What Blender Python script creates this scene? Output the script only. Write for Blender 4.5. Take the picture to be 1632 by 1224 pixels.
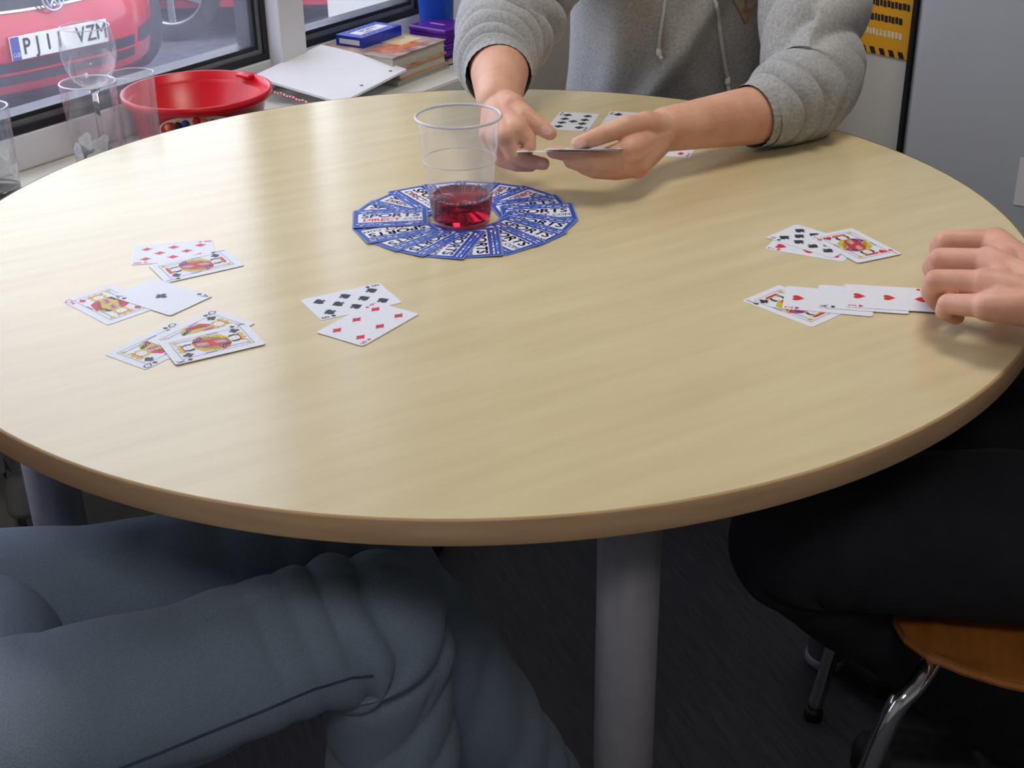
import bpy, bmesh, math, random
import numpy as np
from mathutils import Vector, Matrix, noise as mnoise
from mathutils.bvhtree import BVHTree

for _o in list(bpy.data.objects):
    bpy.data.objects.remove(_o, do_unlink=True)
SC = bpy.context.scene
COL = SC.collection
PI = math.pi
rng = random.Random(7)

# ---------------------------------------------------------------- camera (image frame 1632 x 1224)
FPX = 2185.0
PITCH, ROLL = math.radians(27.2), math.radians(0.97)
TZ = 0.74                                   # table top height
CAM = np.array([0.0, 0.0, TZ + 0.552])
_f = np.array([0, math.cos(PITCH), -math.sin(PITCH)])
_r = np.array([1.0, 0, 0])
_d = np.cross(_f, _r)
_c, _s = math.cos(ROLL), math.sin(ROLL)
CR = np.stack([_c * _r + _s * _d, -_s * _r + _c * _d, _f], 1)
cam_data = bpy.data.cameras.new('camera')
cam = bpy.data.objects.new('camera', cam_data)
COL.objects.link(cam)
cam_data.sensor_width = 36.0
cam_data.lens = 36.0 * FPX / 1632.0
cam_data.clip_start = 0.02
cam_data.clip_end = 200
m3 = np.eye(4)
m3[:3, 0], m3[:3, 1], m3[:3, 2], m3[:3, 3] = CR[:, 0], -CR[:, 1], -CR[:, 2], CAM
cam.matrix_world = Matrix(m3.tolist())
SC.camera = cam


def ray(x, y):
    return CR @ np.array([(x - 816) / FPX, (y - 612) / FPX, 1.0])


def atz(x, y, z=TZ):                        # photo pixel -> point on the horizontal plane at height z
    d = ray(x, y)
    return Vector((CAM + d * ((z - CAM[2]) / d[2])).tolist())


def aty(x, y, Y):                           # photo pixel -> point at distance Y in front
    d = ray(x, y)
    return Vector((CAM + d * (Y / d[1])).tolist())


# room axes: the window wall runs along AU, AV points from the window into the room
TH = math.radians(35)
AU = Vector((math.sin(TH), math.cos(TH), 0))
AV = Vector((math.cos(TH), -math.sin(TH), 0))


def uvz(u, v, z):
    return AU * u + AV * v + Vector((0, 0, z))


def to_uv(p):
    return (p.dot(AU), p.dot(AV))


ROOM_ROT = math.atan2(AU.y, AU.x)           # local x axis along AU; local y then points to -AV

# ---------------------------------------------------------------- world: overcast sky
W = bpy.data.worlds.new('overcast_sky')
SC.world = W
W.use_nodes = True
nt = W.node_tree
nt.nodes.clear()
wo = nt.nodes.new('ShaderNodeOutputWorld')
bg = nt.nodes.new('ShaderNodeBackground')
tc = nt.nodes.new('ShaderNodeTexCoord')
sp = nt.nodes.new('ShaderNodeSeparateXYZ')
mr = nt.nodes.new('ShaderNodeMapRange')
mx = nt.nodes.new('ShaderNodeMix')
mx.data_type = 'RGBA'
nt.links.new(tc.outputs['Generated'], sp.inputs[0])
nt.links.new(sp.outputs['Z'], mr.inputs['Value'])
mr.inputs['From Min'].default_value = -0.05
mr.inputs['From Max'].default_value = 1.0
mx.inputs[6].default_value = (0.80, 0.86, 1.0, 1)
mx.inputs[7].default_value = (1.25, 1.32, 1.48, 1)
nt.links.new(mr.outputs[0], mx.inputs[0])
nt.links.new(mx.outputs[2], bg.inputs['Color'])
bg.inputs['Strength'].default_value = 1.1
nt.links.new(bg.outputs[0], wo.inputs[0])

# view
SC.view_settings.view_transform = 'Standard'
SC.view_settings.look = 'None'
SC.view_settings.gamma = 1
SC.view_settings.use_curve_mapping = False
SC.view_settings.exposure = 1.4
FILL_LAMP = 5.5                                  # strength of the added ceiling fill panels

# ---------------------------------------------------------------- helpers
def tag(o, label=None, cat=None, group=None, kind=None):
    if label: o['label'] = label
    if cat: o['category'] = cat
    if group: o['group'] = group
    if kind: o['kind'] = kind
    return o


def empty(name, loc=(0, 0, 0), rz=0.0):
    o = bpy.data.objects.new(name, None)
    COL.objects.link(o)
    o.location = loc
    o.rotation_euler = (0, 0, rz)
    o.empty_display_size = 0.02
    return o


def link(name, me, mats=None, parent=None, smooth=False):
    o = bpy.data.objects.new(name, me)
    COL.objects.link(o)
    if mats is not None:
        if not isinstance(mats, (list, tuple)): mats = [mats]
        if len(me.materials) == 0:
            for m in mats: me.materials.append(m)
    if parent is not None: o.parent = parent
    if smooth: me.shade_smooth()
    return o


def from_bm(name, bm, mats, parent=None, smooth=False):
    me = bpy.data.meshes.new(name)
    bmesh.ops.recalc_face_normals(bm, faces=bm.faces)
    bm.to_mesh(me)
    bm.free()
    return link(name, me, mats, parent, smooth)


def from_py(name, vs, fs, mats, parent=None, smooth=False, midx=None):
    me = bpy.data.meshes.new(name)
    me.from_pydata([tuple(v) for v in vs], [], fs)
    if midx is not None:
        me.polygons.foreach_set('material_index', midx)
    me.update()
    return link(name, me, mats, parent, smooth)


def add_box(bm, cx, cy, cz, sx, sy, sz, rot=None, bevel=0.0, seg=2):
    r = bmesh.ops.create_cube(bm, size=1.0)
    vs = r['verts']
    for v in vs:
        v.co = Vector((v.co.x * sx, v.co.y * sy, v.co.z * sz))
    if bevel > 0:
        es = list({e for v in vs for e in v.link_edges})
        r2 = bmesh.ops.bevel(bm, geom=es, offset=bevel, segments=seg, affect='EDGES', profile=0.5)
        vs = list({v for f in r2['faces'] for v in f.verts} | {v for v in vs if v.is_valid})
    for v in vs:
        p = v.co
        if rot is not None: p = rot @ p
        v.co = p + Vector((cx, cy, cz))
    return vs


def box(name, c, s, mats, parent=None, rz=0.0, bevel=0.0, seg=2, smooth=False):
    bm = bmesh.new()
    add_box(bm, 0, 0, 0, s[0], s[1], s[2], None, bevel, seg)
    o = from_bm(name, bm, mats, parent, smooth)
    o.location = c
    o.rotation_euler = (0, 0, rz)
    return o


def lathe_mesh(name, prof, seg=48, closed=False):
    """prof: list of (r, z). r = 0 ends make poles."""
    vs, fs, ring = [], [], []
    for r, z in prof:
        if r < 1e-7:
            vs.append((0, 0, z)); ring.append([len(vs) - 1])
        else:
            b = len(vs)
            for i in range(seg):
                a = 2 * PI * i / seg
                vs.append((r * math.cos(a), r * math.sin(a), z))
            ring.append(list(range(b, b + seg)))
    n = len(ring)
    for k in range(n if closed else n - 1):
        A, B = ring[k], ring[(k + 1) % n]
        for i in range(seg):
            j = (i + 1) % seg
            if len(A) == 1 and len(B) == 1: continue
            if len(A) == 1: fs.append((A[0], B[j], B[i]))
            elif len(B) == 1: fs.append((A[i], A[j], B[0]))
            else: fs.append((A[i], A[j], B[j], B[i]))
    me = bpy.data.meshes.new(name)
    me.from_pydata(vs, [], fs)
    bm = bmesh.new(); bm.from_mesh(me)
    bmesh.ops.recalc_face_normals(bm, faces=bm.faces)
    bm.to_mesh(me); bm.free()
    return me


def lathe(name, prof, mats, parent=None, loc=(0, 0, 0), seg=48, smooth=True, closed=False):
    o = link(name, lathe_mesh(name, prof, seg, closed), mats, parent, smooth)
    o.location = loc
    return o


def catmull(P, n):
    """resample a list of np arrays with a Catmull-Rom spline, n samples, uniform in index"""
    P = np.array(P, float)
    Q = np.vstack([2 * P[0] - P[1], P, 2 * P[-1] - P[-2]])
    out = []
    m = len(P) - 1
    for k in range(n):
        t = k / (n - 1) * m
        i = min(int(t), m - 1)
        u = t - i
        a, b, c, d = Q[i], Q[i + 1], Q[i + 2], Q[i + 3]
        out.append(0.5 * ((2 * b) + (-a + c) * u + (2 * a - 5 * b + 4 * c - d) * u * u + (-a + 3 * b - 3 * c + d) * u ** 3))
    return np.array(out)


def loft_arrays(pts, rads, up=(0, 0, 1), rings=90, seg=56, disp=None, cap=True):
    """elliptic tube along a spline. rads: (side, up) radii per point. disp(s, th, p) -> outward offset"""
    C = catmull([list(p) for p in pts], rings)
    Rr = catmull([list(r) for r in rads], rings)
    T = np.gradient(C, axis=0)
    T /= np.linalg.norm(T, axis=1)[:, None]
    up = np.array(up, float)
    N = None
    vs = []
    for k in range(rings):
        ref = up if N is None else N
        n_ = ref - T[k] * ref.dot(T[k])
        n_ /= np.linalg.norm(n_)
        N = n_
        B = np.cross(T[k], n_)
        s = k / (rings - 1)
        for i in range(seg):
            th = 2 * PI * i / seg
            rad = math.cos(th) * Rr[k, 0] * B + math.sin(th) * Rr[k, 1] * n_
            p = C[k] + rad
            if disp is not None:
                rl = np.linalg.norm(rad)
                p = p + rad / max(rl, 1e-9) * disp(s, th, p)
            vs.append(p)
    fs = []
    for k in range(rings - 1):
        for i in range(seg):
            j = (i + 1) % seg
            fs.append((k * seg + i, k * seg + j, (k + 1) * seg + j, (k + 1) * seg + i))
    if cap:
        vs.append(C[0]); a = len(vs) - 1
        vs.append(C[-1]); b = len(vs) - 1
        for i in range(seg):
            j = (i + 1) % seg
            fs.append((a, j, i))
            fs.append((b, (rings - 1) * seg + i, (rings - 1) * seg + j))
    return vs, fs


def merge_arrays(*parts):
    vs, fs = [], []
    for v, f in parts:
        o = len(vs)
        vs += list(v)
        fs += [tuple(i + o for i in q) for q in f]
    return vs, fs


def tube(name, pts, r, mats, parent=None, seg=12, rings=None, smooth=True):
    n = rings or max(12, 6 * len(pts))
    rr = r if isinstance(r, (list, tuple)) else [r] * len(pts)
    up = (0, 0, 1)
    d = Vector(pts[-1]) - Vector(pts[0])
    if abs(d.normalized().z) > 0.9: up = (0.3, 1, 0)
    v, f = loft_arrays(pts, [(a, a) for a in rr], up=up, rings=n, seg=seg)
    return from_py(name, v, f, mats, parent, smooth)


def capsule_arrays(p0, r0, p1, r1, seg=26, hem=7):
    p0, p1 = np.array(p0, float), np.array(p1, float)
    d = p1 - p0
    L = np.linalg.norm(d)
    if L < 1e-6:
        d = np.array([0, 0, 1.0]); L = 1e-6
    d = d / L
    a = np.array([1.0, 0, 0]) if abs(d[0]) < 0.8 else np.array([0, 1.0, 0])
    n = np.cross(d, a); n /= np.linalg.norm(n)
    b = np.cross(d, n)
    rows = []
    for k in range(1, hem + 1):
        t = PI / 2 * k / hem
        rows.append((p0 - d * r0 * math.cos(t), r0 * math.sin(t)))
    for k in range(hem, 0, -1):
        t = PI / 2 * k / hem
        rows.append((p1 + d * r1 * math.cos(t), r1 * math.sin(t)))
    vs = [p0 - d * r0]
    for c, r in rows:
        for i in range(seg):
            th = 2 * PI * i / seg
            vs.append(c + r * (math.cos(th) * n + math.sin(th) * b))
    vs.append(p1 + d * r1)
    fs = []
    for i in range(seg):
        fs.append((0, 1 + (i + 1) % seg, 1 + i))
    for k in range(len(rows) - 1):
        for i in range(seg):
            j = (i + 1) % seg
            fs.append((1 + k * seg + i, 1 + k * seg + j, 1 + (k + 1) * seg + j, 1 + (k + 1) * seg + i))
    e = len(vs) - 1
    o = 1 + (len(rows) - 1) * seg
    for i in range(seg):
        fs.append((e, o + i, o + (i + 1) % seg))
    return vs, fs


def organic_mesh(caps, voxel, smooth=6, extra=()):
    """one continuous surface from overlapping capsules (p0, r0, p1, r1)"""
    v, f = merge_arrays(*[capsule_arrays(*c) for c in caps], *extra)
    o = from_py('organic_tmp', v, f, None)
    md = o.modifiers.new('r', 'REMESH')
    md.mode = 'VOXEL'
    md.voxel_size = voxel
    ms = o.modifiers.new('s', 'SMOOTH')
    ms.factor = 0.5
    ms.iterations = smooth
    dg = bpy.context.evaluated_depsgraph_get()
    me = bpy.data.meshes.new_from_object(o.evaluated_get(dg))
    old = o.data
    bpy.data.objects.remove(o, do_unlink=True)
    bpy.data.meshes.remove(old)
    me.shade_smooth()
    return me


def mesh_arrays(me):
    n = len(me.vertices)
    co = np.empty(n * 3)
    me.vertices.foreach_get('co', co)
    return list(co.reshape(-1, 3)), [tuple(p.vertices) for p in me.polygons]


_text_cache = {}


def text_arrays(txt, size=1.0, bold=0.0, align='CENTER', shear=0.0):
    """flat glyph geometry (vertices, faces), centred vertically"""
    key = (txt, bold, align, shear)
    if key not in _text_cache:
        cu = bpy.data.curves.new('t', 'FONT')
        cu.body = txt
        cu.size = 1.0
        cu.align_x = align
        cu.align_y = 'CENTER'
        cu.shear = shear
        cu.resolution_u = 3
        o = bpy.data.objects.new('t', cu)
        COL.objects.link(o)
        dg = bpy.context.evaluated_depsgraph_get()
        dg.update()
        me = bpy.data.meshes.new_from_object(o.evaluated_get(dg))
        _text_cache[key] = mesh_arrays(me)
        bpy.data.objects.remove(o, do_unlink=True)
        bpy.data.meshes.remove(me)
    v, f = _text_cache[key]
    if bold:                              # heavier strokes: the glyphs laid down again slightly shifted
        b2 = bold * 0.8
        v, f = merge_arrays(*[([np.array(p) + np.array(o) for p in v], f) for o in ((-b2, 0, 0), (b2, 0, 0), (0, b2, 0), (0, -b2, 0))])
    return [np.array(p) * size for p in v], f


def fnoise(p, sc):
    return mnoise.noise(Vector((p[0] * sc, p[1] * sc, p[2] * sc)))


# ---------------------------------------------------------------- materials (all procedural)
def srgb(r, g, b):
    f = lambda c: (c / 255 / 12.92) if c / 255 <= 0.04045 else ((c / 255 + 0.055) / 1.055) ** 2.4
    return (f(r), f(g), f(b), 1)


def mat(name, c1, c2=None, scale=20, rough=0.5, bump=0.0, bscale=None, stretch=None, metal=0.0, spec=0.5,
        detail=4, rot=0.0, coat=0.0, sss=0.0, sheen=0.0, wrange=(0.3, 0.7), trans=0.0, ior=1.45, emit=0.0):
    m = bpy.data.materials.new(name)
    m.use_nodes = True
    nt = m.node_tree
    b = nt.nodes['Principled BSDF']
    b.inputs['Roughness'].default_value = rough
    b.inputs['Metallic'].default_value = metal
    b.inputs['Specular IOR Level'].default_value = spec
    b.inputs['IOR'].default_value = ior
    if coat: b.inputs['Coat Weight'].default_value = coat
    if sheen: b.inputs['Sheen Weight'].default_value = sheen
    if trans: b.inputs['Transmission Weight'].default_value = trans
    if sss:
        b.inputs['Subsurface Weight'].default_value = sss
        b.inputs['Subsurface Radius'].default_value = (0.012, 0.005, 0.003)
        b.inputs['Subsurface Scale'].default_value = 0.5
    b.inputs['Base Color'].default_value = c1
    if c2 is not None or bump:
        tcn = nt.nodes.new('ShaderNodeTexCoord')
        mp = nt.nodes.new('ShaderNodeMapping')
        nt.links.new(tcn.outputs['Object'], mp.inputs[0])
        mp.inputs['Rotation'].default_value = (0, 0, rot)
        if stretch:                       # turn first, then stretch along the turned axes
            m2 = nt.nodes.new('ShaderNodeMapping')
            m2.inputs['Scale'].default_value = stretch
            nt.links.new(mp.outputs[0], m2.inputs[0])
            mp = m2
        if c2 is not None:
            nz = nt.nodes.new('ShaderNodeTexNoise')
            nz.inputs['Scale'].default_value = scale
            nz.inputs['Detail'].default_value = detail
            nt.links.new(mp.outputs[0], nz.inputs['Vector'])
            r = nt.nodes.new('ShaderNodeMapRange')
            r.inputs['From Min'].default_value, r.inputs['From Max'].default_value = wrange
            x = nt.nodes.new('ShaderNodeMix')
            x.data_type = 'RGBA'
            x.inputs[6].default_value = c1
            x.inputs[7].default_value = c2
            nt.links.new(nz.outputs[0], r.inputs[0])
            nt.links.new(r.outputs[0], x.inputs[0])
            nt.links.new(x.outputs[2], b.inputs['Base Color'])
        if bump:
            nb = nt.nodes.new('ShaderNodeTexNoise')
            nb.inputs['Scale'].default_value = bscale or scale
            nb.inputs['Detail'].default_value = 3
            nt.links.new(mp.outputs[0], nb.inputs['Vector'])
            bp = nt.nodes.new('ShaderNodeBump')
            bp.inputs['Strength'].default_value = bump
            bp.inputs['Distance'].default_value = 0.002
            nt.links.new(nb.outputs[0], bp.inputs['Height'])
            nt.links.new(bp.outputs[0], b.inputs['Normal'])
    return m


def thin_clear(name, tint=(1, 1, 1, 1), rough=0.05, edge=0.35, dirt_haze=0.0, dirt_haze_col=(0.8, 0.8, 0.85, 1), base=0.03):
    """thin transparent sheet: clear seen straight on, shinier at a glancing angle, optional pale film of dirt and haze"""
    m = bpy.data.materials.new(name)
    m.use_nodes = True
    nt = m.node_tree
    nt.nodes.clear()
    out = nt.nodes.new('ShaderNodeOutputMaterial')
    tr = nt.nodes.new('ShaderNodeBsdfTransparent')
    tr.inputs[0].default_value = tint
    gl = nt.nodes.new('ShaderNodeBsdfGlossy')
    gl.inputs['Roughness'].default_value = rough
    fr = nt.nodes.new('ShaderNodeLayerWeight')
    fr.inputs['Blend'].default_value = edge
    ma = nt.nodes.new('ShaderNodeMath')
    ma.operation = 'MULTIPLY_ADD'
    ma.inputs[1].default_value = 0.55
    ma.inputs[2].default_value = base
    nt.links.new(fr.outputs['Facing'], ma.inputs[0])
    pw = nt.nodes.new('ShaderNodeMath')
    pw.operation = 'POWER'
    pw.inputs[1].default_value = 1.6
    nt.links.new(ma.outputs[0], pw.inputs[0])
    mx = nt.nodes.new('ShaderNodeMixShader')
    nt.links.new(pw.outputs[0], mx.inputs[0])
    nt.links.new(tr.outputs[0], mx.inputs[1])
    nt.links.new(gl.outputs[0], mx.inputs[2])
    last = mx
    if dirt_haze:
        df = nt.nodes.new('ShaderNodeBsdfTranslucent')
        df.inputs[0].default_value = dirt_haze_col
        tcn = nt.nodes.new('ShaderNodeTexCoord')
        nz = nt.nodes.new('ShaderNodeTexNoise')
        nz.inputs['Scale'].default_value = 9
        nz.inputs['Detail'].default_value = 6
        nt.links.new(tcn.outputs['Object'], nz.inputs['Vector'])
        r = nt.nodes.new('ShaderNodeMapRange')
        r.inputs['To Min'].default_value = dirt_haze * 0.5
        r.inputs['To Max'].default_value = dirt_haze * 1.5
        nt.links.new(nz.outputs[0], r.inputs[0])
        m2 = nt.nodes.new('ShaderNodeMixShader')
        nt.links.new(r.outputs[0], m2.inputs[0])
        nt.links.new(last.outputs[0], m2.inputs[1])
        nt.links.new(df.outputs[0], m2.inputs[2])
        last = m2
    nt.links.new(last.outputs[0], out.inputs[0])
    return m


M = {}
M['wall'] = mat('painted_wall', srgb(205, 203, 196), srgb(198, 196, 190), 3, 0.75, 0.05, 180)
M['ceiling'] = mat('ceiling_paint', srgb(225, 225, 222), srgb(218, 218, 214), 3, 0.8)
M['floor'] = mat('dark_vinyl', srgb(46, 46, 50), srgb(66, 66, 72), 30, 0.55, 0.1, 40, stretch=(0.6, 6, 1), rot=-ROOM_ROT)
M['upvc'] = mat('white_frame', srgb(225, 226, 230), srgb(215, 216, 222), 6, 0.35)
M['gasket'] = mat('black_gasket', srgb(26, 28, 34), srgb(36, 38, 44), 40, 0.5)
M['alu'] = mat('grey_sash', srgb(120, 125, 132), srgb(105, 110, 118), 30, 0.4, metal=0.3)
M['sill'] = mat('sill_gloss', srgb(226, 225, 220), srgb(214, 212, 206), 8, 0.35)
M['pane'] = thin_clear('window_glass', (0.97, 0.98, 1, 1), 0.02, 0.3, dirt_haze=0.05, dirt_haze_col=(0.8, 0.78, 0.95, 1))  # pale film holds dirt plus the washed-out haze of reflections
M['cabinet'] = mat('grey_laminate', srgb(204, 210, 222), srgb(198, 204, 216), 5, 0.5)
M['wood'] = mat('pale_birch_laminate', srgb(216, 201, 162), srgb(203, 186, 145), 5, 0.23, 0.05, 45, stretch=(1, 9, 1), rot=-math.radians(30), spec=0.75, wrange=(0.25, 0.8))
M['edge'] = mat('birch_edge_band', srgb(204, 170, 134), srgb(184, 150, 116), 9, 0.45, stretch=(1, 1, 9))
M['leg'] = mat('silver_grey_paint', srgb(146, 146, 156), srgb(138, 138, 148), 40, 0.45, metal=0.15)
M['chrome'] = mat('chrome', srgb(215, 215, 220), None, rough=0.12, metal=1.0)
M['plastic_black'] = mat('black_plastic', srgb(18, 18, 20), srgb(28, 28, 30), 40, 0.5)
M['skin'] = mat('skin', srgb(222, 174, 148), srgb(206, 150, 124), 28, 0.5, 0.15, 320, sss=0.12, detail=5)
M['skin2'] = mat('skin_rosy', srgb(224, 172, 152), srgb(206, 146, 126), 30, 0.5, 0.15, 320, sss=0.12, detail=5)
M['nail'] = mat('nail', srgb(232, 184, 168), srgb(224, 172, 158), 60, 0.28)
M['hoodie'] = mat('grey_marl_jersey', srgb(174, 174, 174), srgb(146, 146, 146), 260, 0.9, 0.35, 420, sheen=0.15)
M['cord'] = mat('cotton_cord', srgb(206, 206, 208), srgb(186, 186, 188), 300, 0.85)
M['denim'] = mat('faded_denim', srgb(136, 152, 174), srgb(116, 134, 160), 700, 0.9, 0.5, 600, sheen=0.1)
M['denim_seam'] = mat('denim_seam', srgb(62, 82, 112), srgb(50, 68, 96), 200, 0.9)
M['navy'] = mat('navy_trousers', srgb(30, 32, 42), srgb(22, 24, 32), 30, 0.9, 0.25, 400)
M['dark_shirt'] = mat('dark_shirt', srgb(44, 46, 54), srgb(34, 36, 44), 40, 0.9)
M['hair'] = mat('brown_hair', srgb(58, 42, 30), srgb(40, 28, 20), 120, 0.6)
M['eye'] = mat('eye', srgb(235, 235, 232), srgb(225, 225, 224), 60, 0.2)
M['lip'] = mat('lip', srgb(186, 104, 96), srgb(172, 92, 86), 60, 0.4)
M['shoe'] = mat('black_shoe', srgb(20, 20, 22), srgb(32, 32, 34), 60, 0.6)
M['chair_wood'] = mat('beech_ply', srgb(176, 112, 54), srgb(150, 90, 40), 8, 0.35, 0.05, 30, stretch=(1, 8, 1))
M['card'] = mat('card_white', srgb(226, 229, 240), srgb(219, 222, 234), 300, 0.5)
M['ink_black'] = mat('ink_black', srgb(28, 28, 34), srgb(38, 38, 44), 200, 0.5)
M['ink_red'] = mat('ink_red', srgb(206, 36, 52), srgb(194, 30, 46), 200, 0.5)
M['ink_yellow'] = mat('ink_yellow', srgb(212, 186, 60), srgb(196, 170, 48), 200, 0.5)
M['ink_blue'] = mat('ink_blue', srgb(44, 56, 140), srgb(36, 46, 124), 200, 0.5)
M['ink_white'] = mat('ink_white', srgb(228, 230, 240), srgb(222, 224, 236), 200, 0.5)
M['ink_grey'] = mat('ink_grey', srgb(150, 152, 166), srgb(138, 140, 156), 200, 0.5)
M['ink_mauve'] = mat('ink_mauve', srgb(170, 150, 190), srgb(160, 140, 180), 200, 0.5)
M['back_blue'] = mat('card_back_blue', srgb(44, 78, 172), srgb(38, 70, 160), 200, 0.42)
M['back_light'] = mat('card_back_light_blue', srgb(120, 146, 214), srgb(110, 136, 206), 200, 0.45)
M['navy_ink'] = mat('navy_ink', srgb(30, 40, 104), srgb(26, 34, 92), 200, 0.5)
M['glass'] = mat('clear_glass', (1, 1, 1, 1), None, rough=0.0, trans=1.0, ior=1.45)
M['tumbler'] = thin_clear('thin_glass', (0.96, 0.97, 0.98, 1), 0.03, 0.55, base=0.10, dirt_haze=0.05, dirt_haze_col=(0.95, 0.95, 0.97, 1))
M['frost'] = mat('frosted_glass', (0.95, 0.95, 0.97, 1), (0.86, 0.86, 0.9, 1), 30, 0.4, 0.3, 60, trans=0.55, ior=1.2)
M['cup'] = thin_clear('clear_plastic', (0.95, 0.95, 0.96, 1), 0.08, 0.40, base=0.08, dirt_haze=0.08, dirt_haze_col=(0.9, 0.9, 0.92, 1))
M['cup_rim'] = mat('plastic_rim', srgb(238, 239, 244), srgb(228, 230, 238), 60, 0.2, trans=0.35)
M['squash'] = mat('red_squash', srgb(178, 18, 36), None, rough=0.03, trans=1.0, ior=1.15)
M['foam'] = mat('pink_bubbles', srgb(216, 168, 180), srgb(190, 130, 146), 200, 0.3)
M['tub'] = mat('red_tub_plastic', srgb(212, 20, 40), srgb(200, 16, 36), 20, 0.3)
M['label'] = mat('cream_label', srgb(226, 208, 178), srgb(214, 194, 164), 40, 0.5)
M['paper'] = mat('white_paper', srgb(240, 241, 248), srgb(234, 235, 243), 12, 0.7)
M['pages'] = mat('page_edges', srgb(206, 200, 186), srgb(176, 170, 156), 90, 0.8, stretch=(1, 1, 24))
M['book_cover'] = mat('patterned_cover', srgb(120, 84, 84), srgb(226, 200, 178), 26, 0.35)
M['book_red'] = mat('cover_red_print', srgb(190, 70, 60), srgb(232, 150, 90), 60, 0.35)
M['book_gold'] = mat('cover_gold_print', srgb(230, 196, 96), srgb(238, 226, 206), 50, 0.35)
M['book_orange'] = mat('orange_cover', srgb(214, 112, 48), srgb(190, 160, 120), 30, 0.5)
M['book_blue'] = mat('navy_cover', srgb(36, 40, 96), srgb(120, 44, 60), 22, 0.45)
M['cover_grey'] = mat('grey_cover', srgb(176, 176, 170), srgb(150, 150, 146), 20, 0.5)
M['box_blue'] = mat('glossy_blue_card', srgb(24, 60, 190), srgb(20, 52, 172), 60, 0.25)
M['purple'] = mat('glossy_purple', srgb(92, 30, 150), srgb(76, 22, 128), 30, 0.25)
M['blue_plastic'] = mat('blue_plastic', srgb(30, 92, 206), srgb(24, 78, 184), 10, 0.4)
M['twine_red'] = mat('twine_red', srgb(210, 40, 70), srgb(196, 32, 60), 200, 0.8)
M['twine_white'] = mat('twine_white', srgb(236, 222, 226), srgb(226, 210, 216), 200, 0.8)
M['rad'] = mat('radiator_enamel', srgb(190, 190, 190), srgb(180, 180, 180), 20, 0.4)
M['poster'] = mat('poster_yellow', srgb(232, 168, 34), srgb(222, 156, 26), 8, 0.5)
M['car_red'] = mat('car_paint_red', srgb(172, 14, 32), srgb(164, 12, 28), 3, 0.25, coat=0.6)
M['car_black'] = mat('car_trim_black', srgb(24, 24, 28), srgb(34, 34, 38), 60, 0.5)
M['tyre'] = mat('tyre_rubber', srgb(24, 24, 26), srgb(36, 36, 38), 60, 0.8)
M['alloy'] = mat('alloy_wheel', srgb(190, 192, 198), srgb(170, 172, 178), 30, 0.3, metal=0.8)
M['car_glass'] = mat('dark_car_glass', srgb(24, 28, 34), srgb(30, 34, 40), 3, 0.08)
M['lamp_lens'] = mat('headlamp_lens', srgb(190, 196, 204), srgb(120, 126, 134), 14, 0.1)
M['plate'] = mat('plate_white', srgb(206, 204, 192), srgb(196, 194, 184), 20, 0.4)
M['asphalt'] = mat('asphalt', srgb(88, 90, 100), srgb(70, 72, 82), 14, 0.9, 0.3, 90)
M['white_render'] = mat('white_render', srgb(236, 234, 226), srgb(226, 224, 216), 3, 0.8)
M['brick_far'] = mat('far_wall', srgb(150, 140, 136), srgb(128, 118, 116), 4, 0.85)

# ---------------------------------------------------------------- the room shell
ZS = 0.65                        # window sill height
VS, VW, VR = -1.49, -1.722, -1.55   # sill nosing, window frame face, room face of the window wall
U_REV = 2.20                     # right-hand reveal of the window recess
U_BACK = 2.52                    # back wall
U_L, V_R, HC = -2.4, 2.6, 2.55   # other room limits
W_TOP = 2.15


def slab(name, u0, u1, v0, v1, z0, z1, m, parent=None, bevel=0.0, kind='structure'):
    c = uvz((u0 + u1) / 2, (v0 + v1) / 2, (z0 + z1) / 2)
    o = box(name, c, (abs(u1 - u0), abs(v1 - v0), abs(z1 - z0)), m, parent, ROOM_ROT, bevel)
    if parent is None and kind: o['kind'] = kind
    return o


slab('floor', U_L - 0.1, U_BACK + 0.2, -2.05, V_R + 0.1, -0.1, 0, M['floor'])
slab('ceiling', U_L - 0.1, U_BACK + 0.2, -2.05, V_R + 0.1, HC, HC + 0.1, M['ceiling'])
slab('wall_back', U_BACK, U_BACK + 0.12, -2.05, V_R + 0.1, 0, HC, M['wall'])
slab('wall_front', U_L - 0.12, U_L, -2.05, V_R + 0.1, 0, HC, M['wall'])
slab('wall_right', U_L, U_BACK, V_R, V_R + 0.12, 0, HC, M['wall'])
# window wall: below the sill, right of the recess, left of the recess, lintel
WL = -1.6
slab('wall_window_below', WL, U_REV, -2.0, VR, 0, ZS - 0.03, M['wall'])
slab('wall_window_right', U_REV, U_BACK, -2.0, VR, 0, HC, M['wall'])
slab('wall_window_left', U_L, WL, -2.0, VR, 0, HC, M['wall'])
slab('wall_window_above', WL, U_REV, -2.0, VR, W_TOP, HC, M['wall'])
slab('window_sill', WL, U_REV, VS, -1.86, ZS - 0.03, ZS, M['sill'], bevel=0.006)
slab('baseboard_window', WL, U_BACK, VR, VR + 0.014, 0, 0.09, M['upvc'])
slab('baseboard_back', U_BACK - 0.014, U_BACK, VR + 0.014, V_R, 0, 0.09, M['upvc'])

# windows: white frame members, then two glazed lights with grey sash, black gasket and pane
RT = 0.705                       # top of the bottom rail
MU0, MU1 = 1.735, 1.800          # mullion between the lights


def frame_piece(name, u0, u1, z0, z1, parent, dv=0.07):
    return slab(name, u0, u1, VW, VW - dv, z0, z1, M['upvc'], parent, 0.004)


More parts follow.
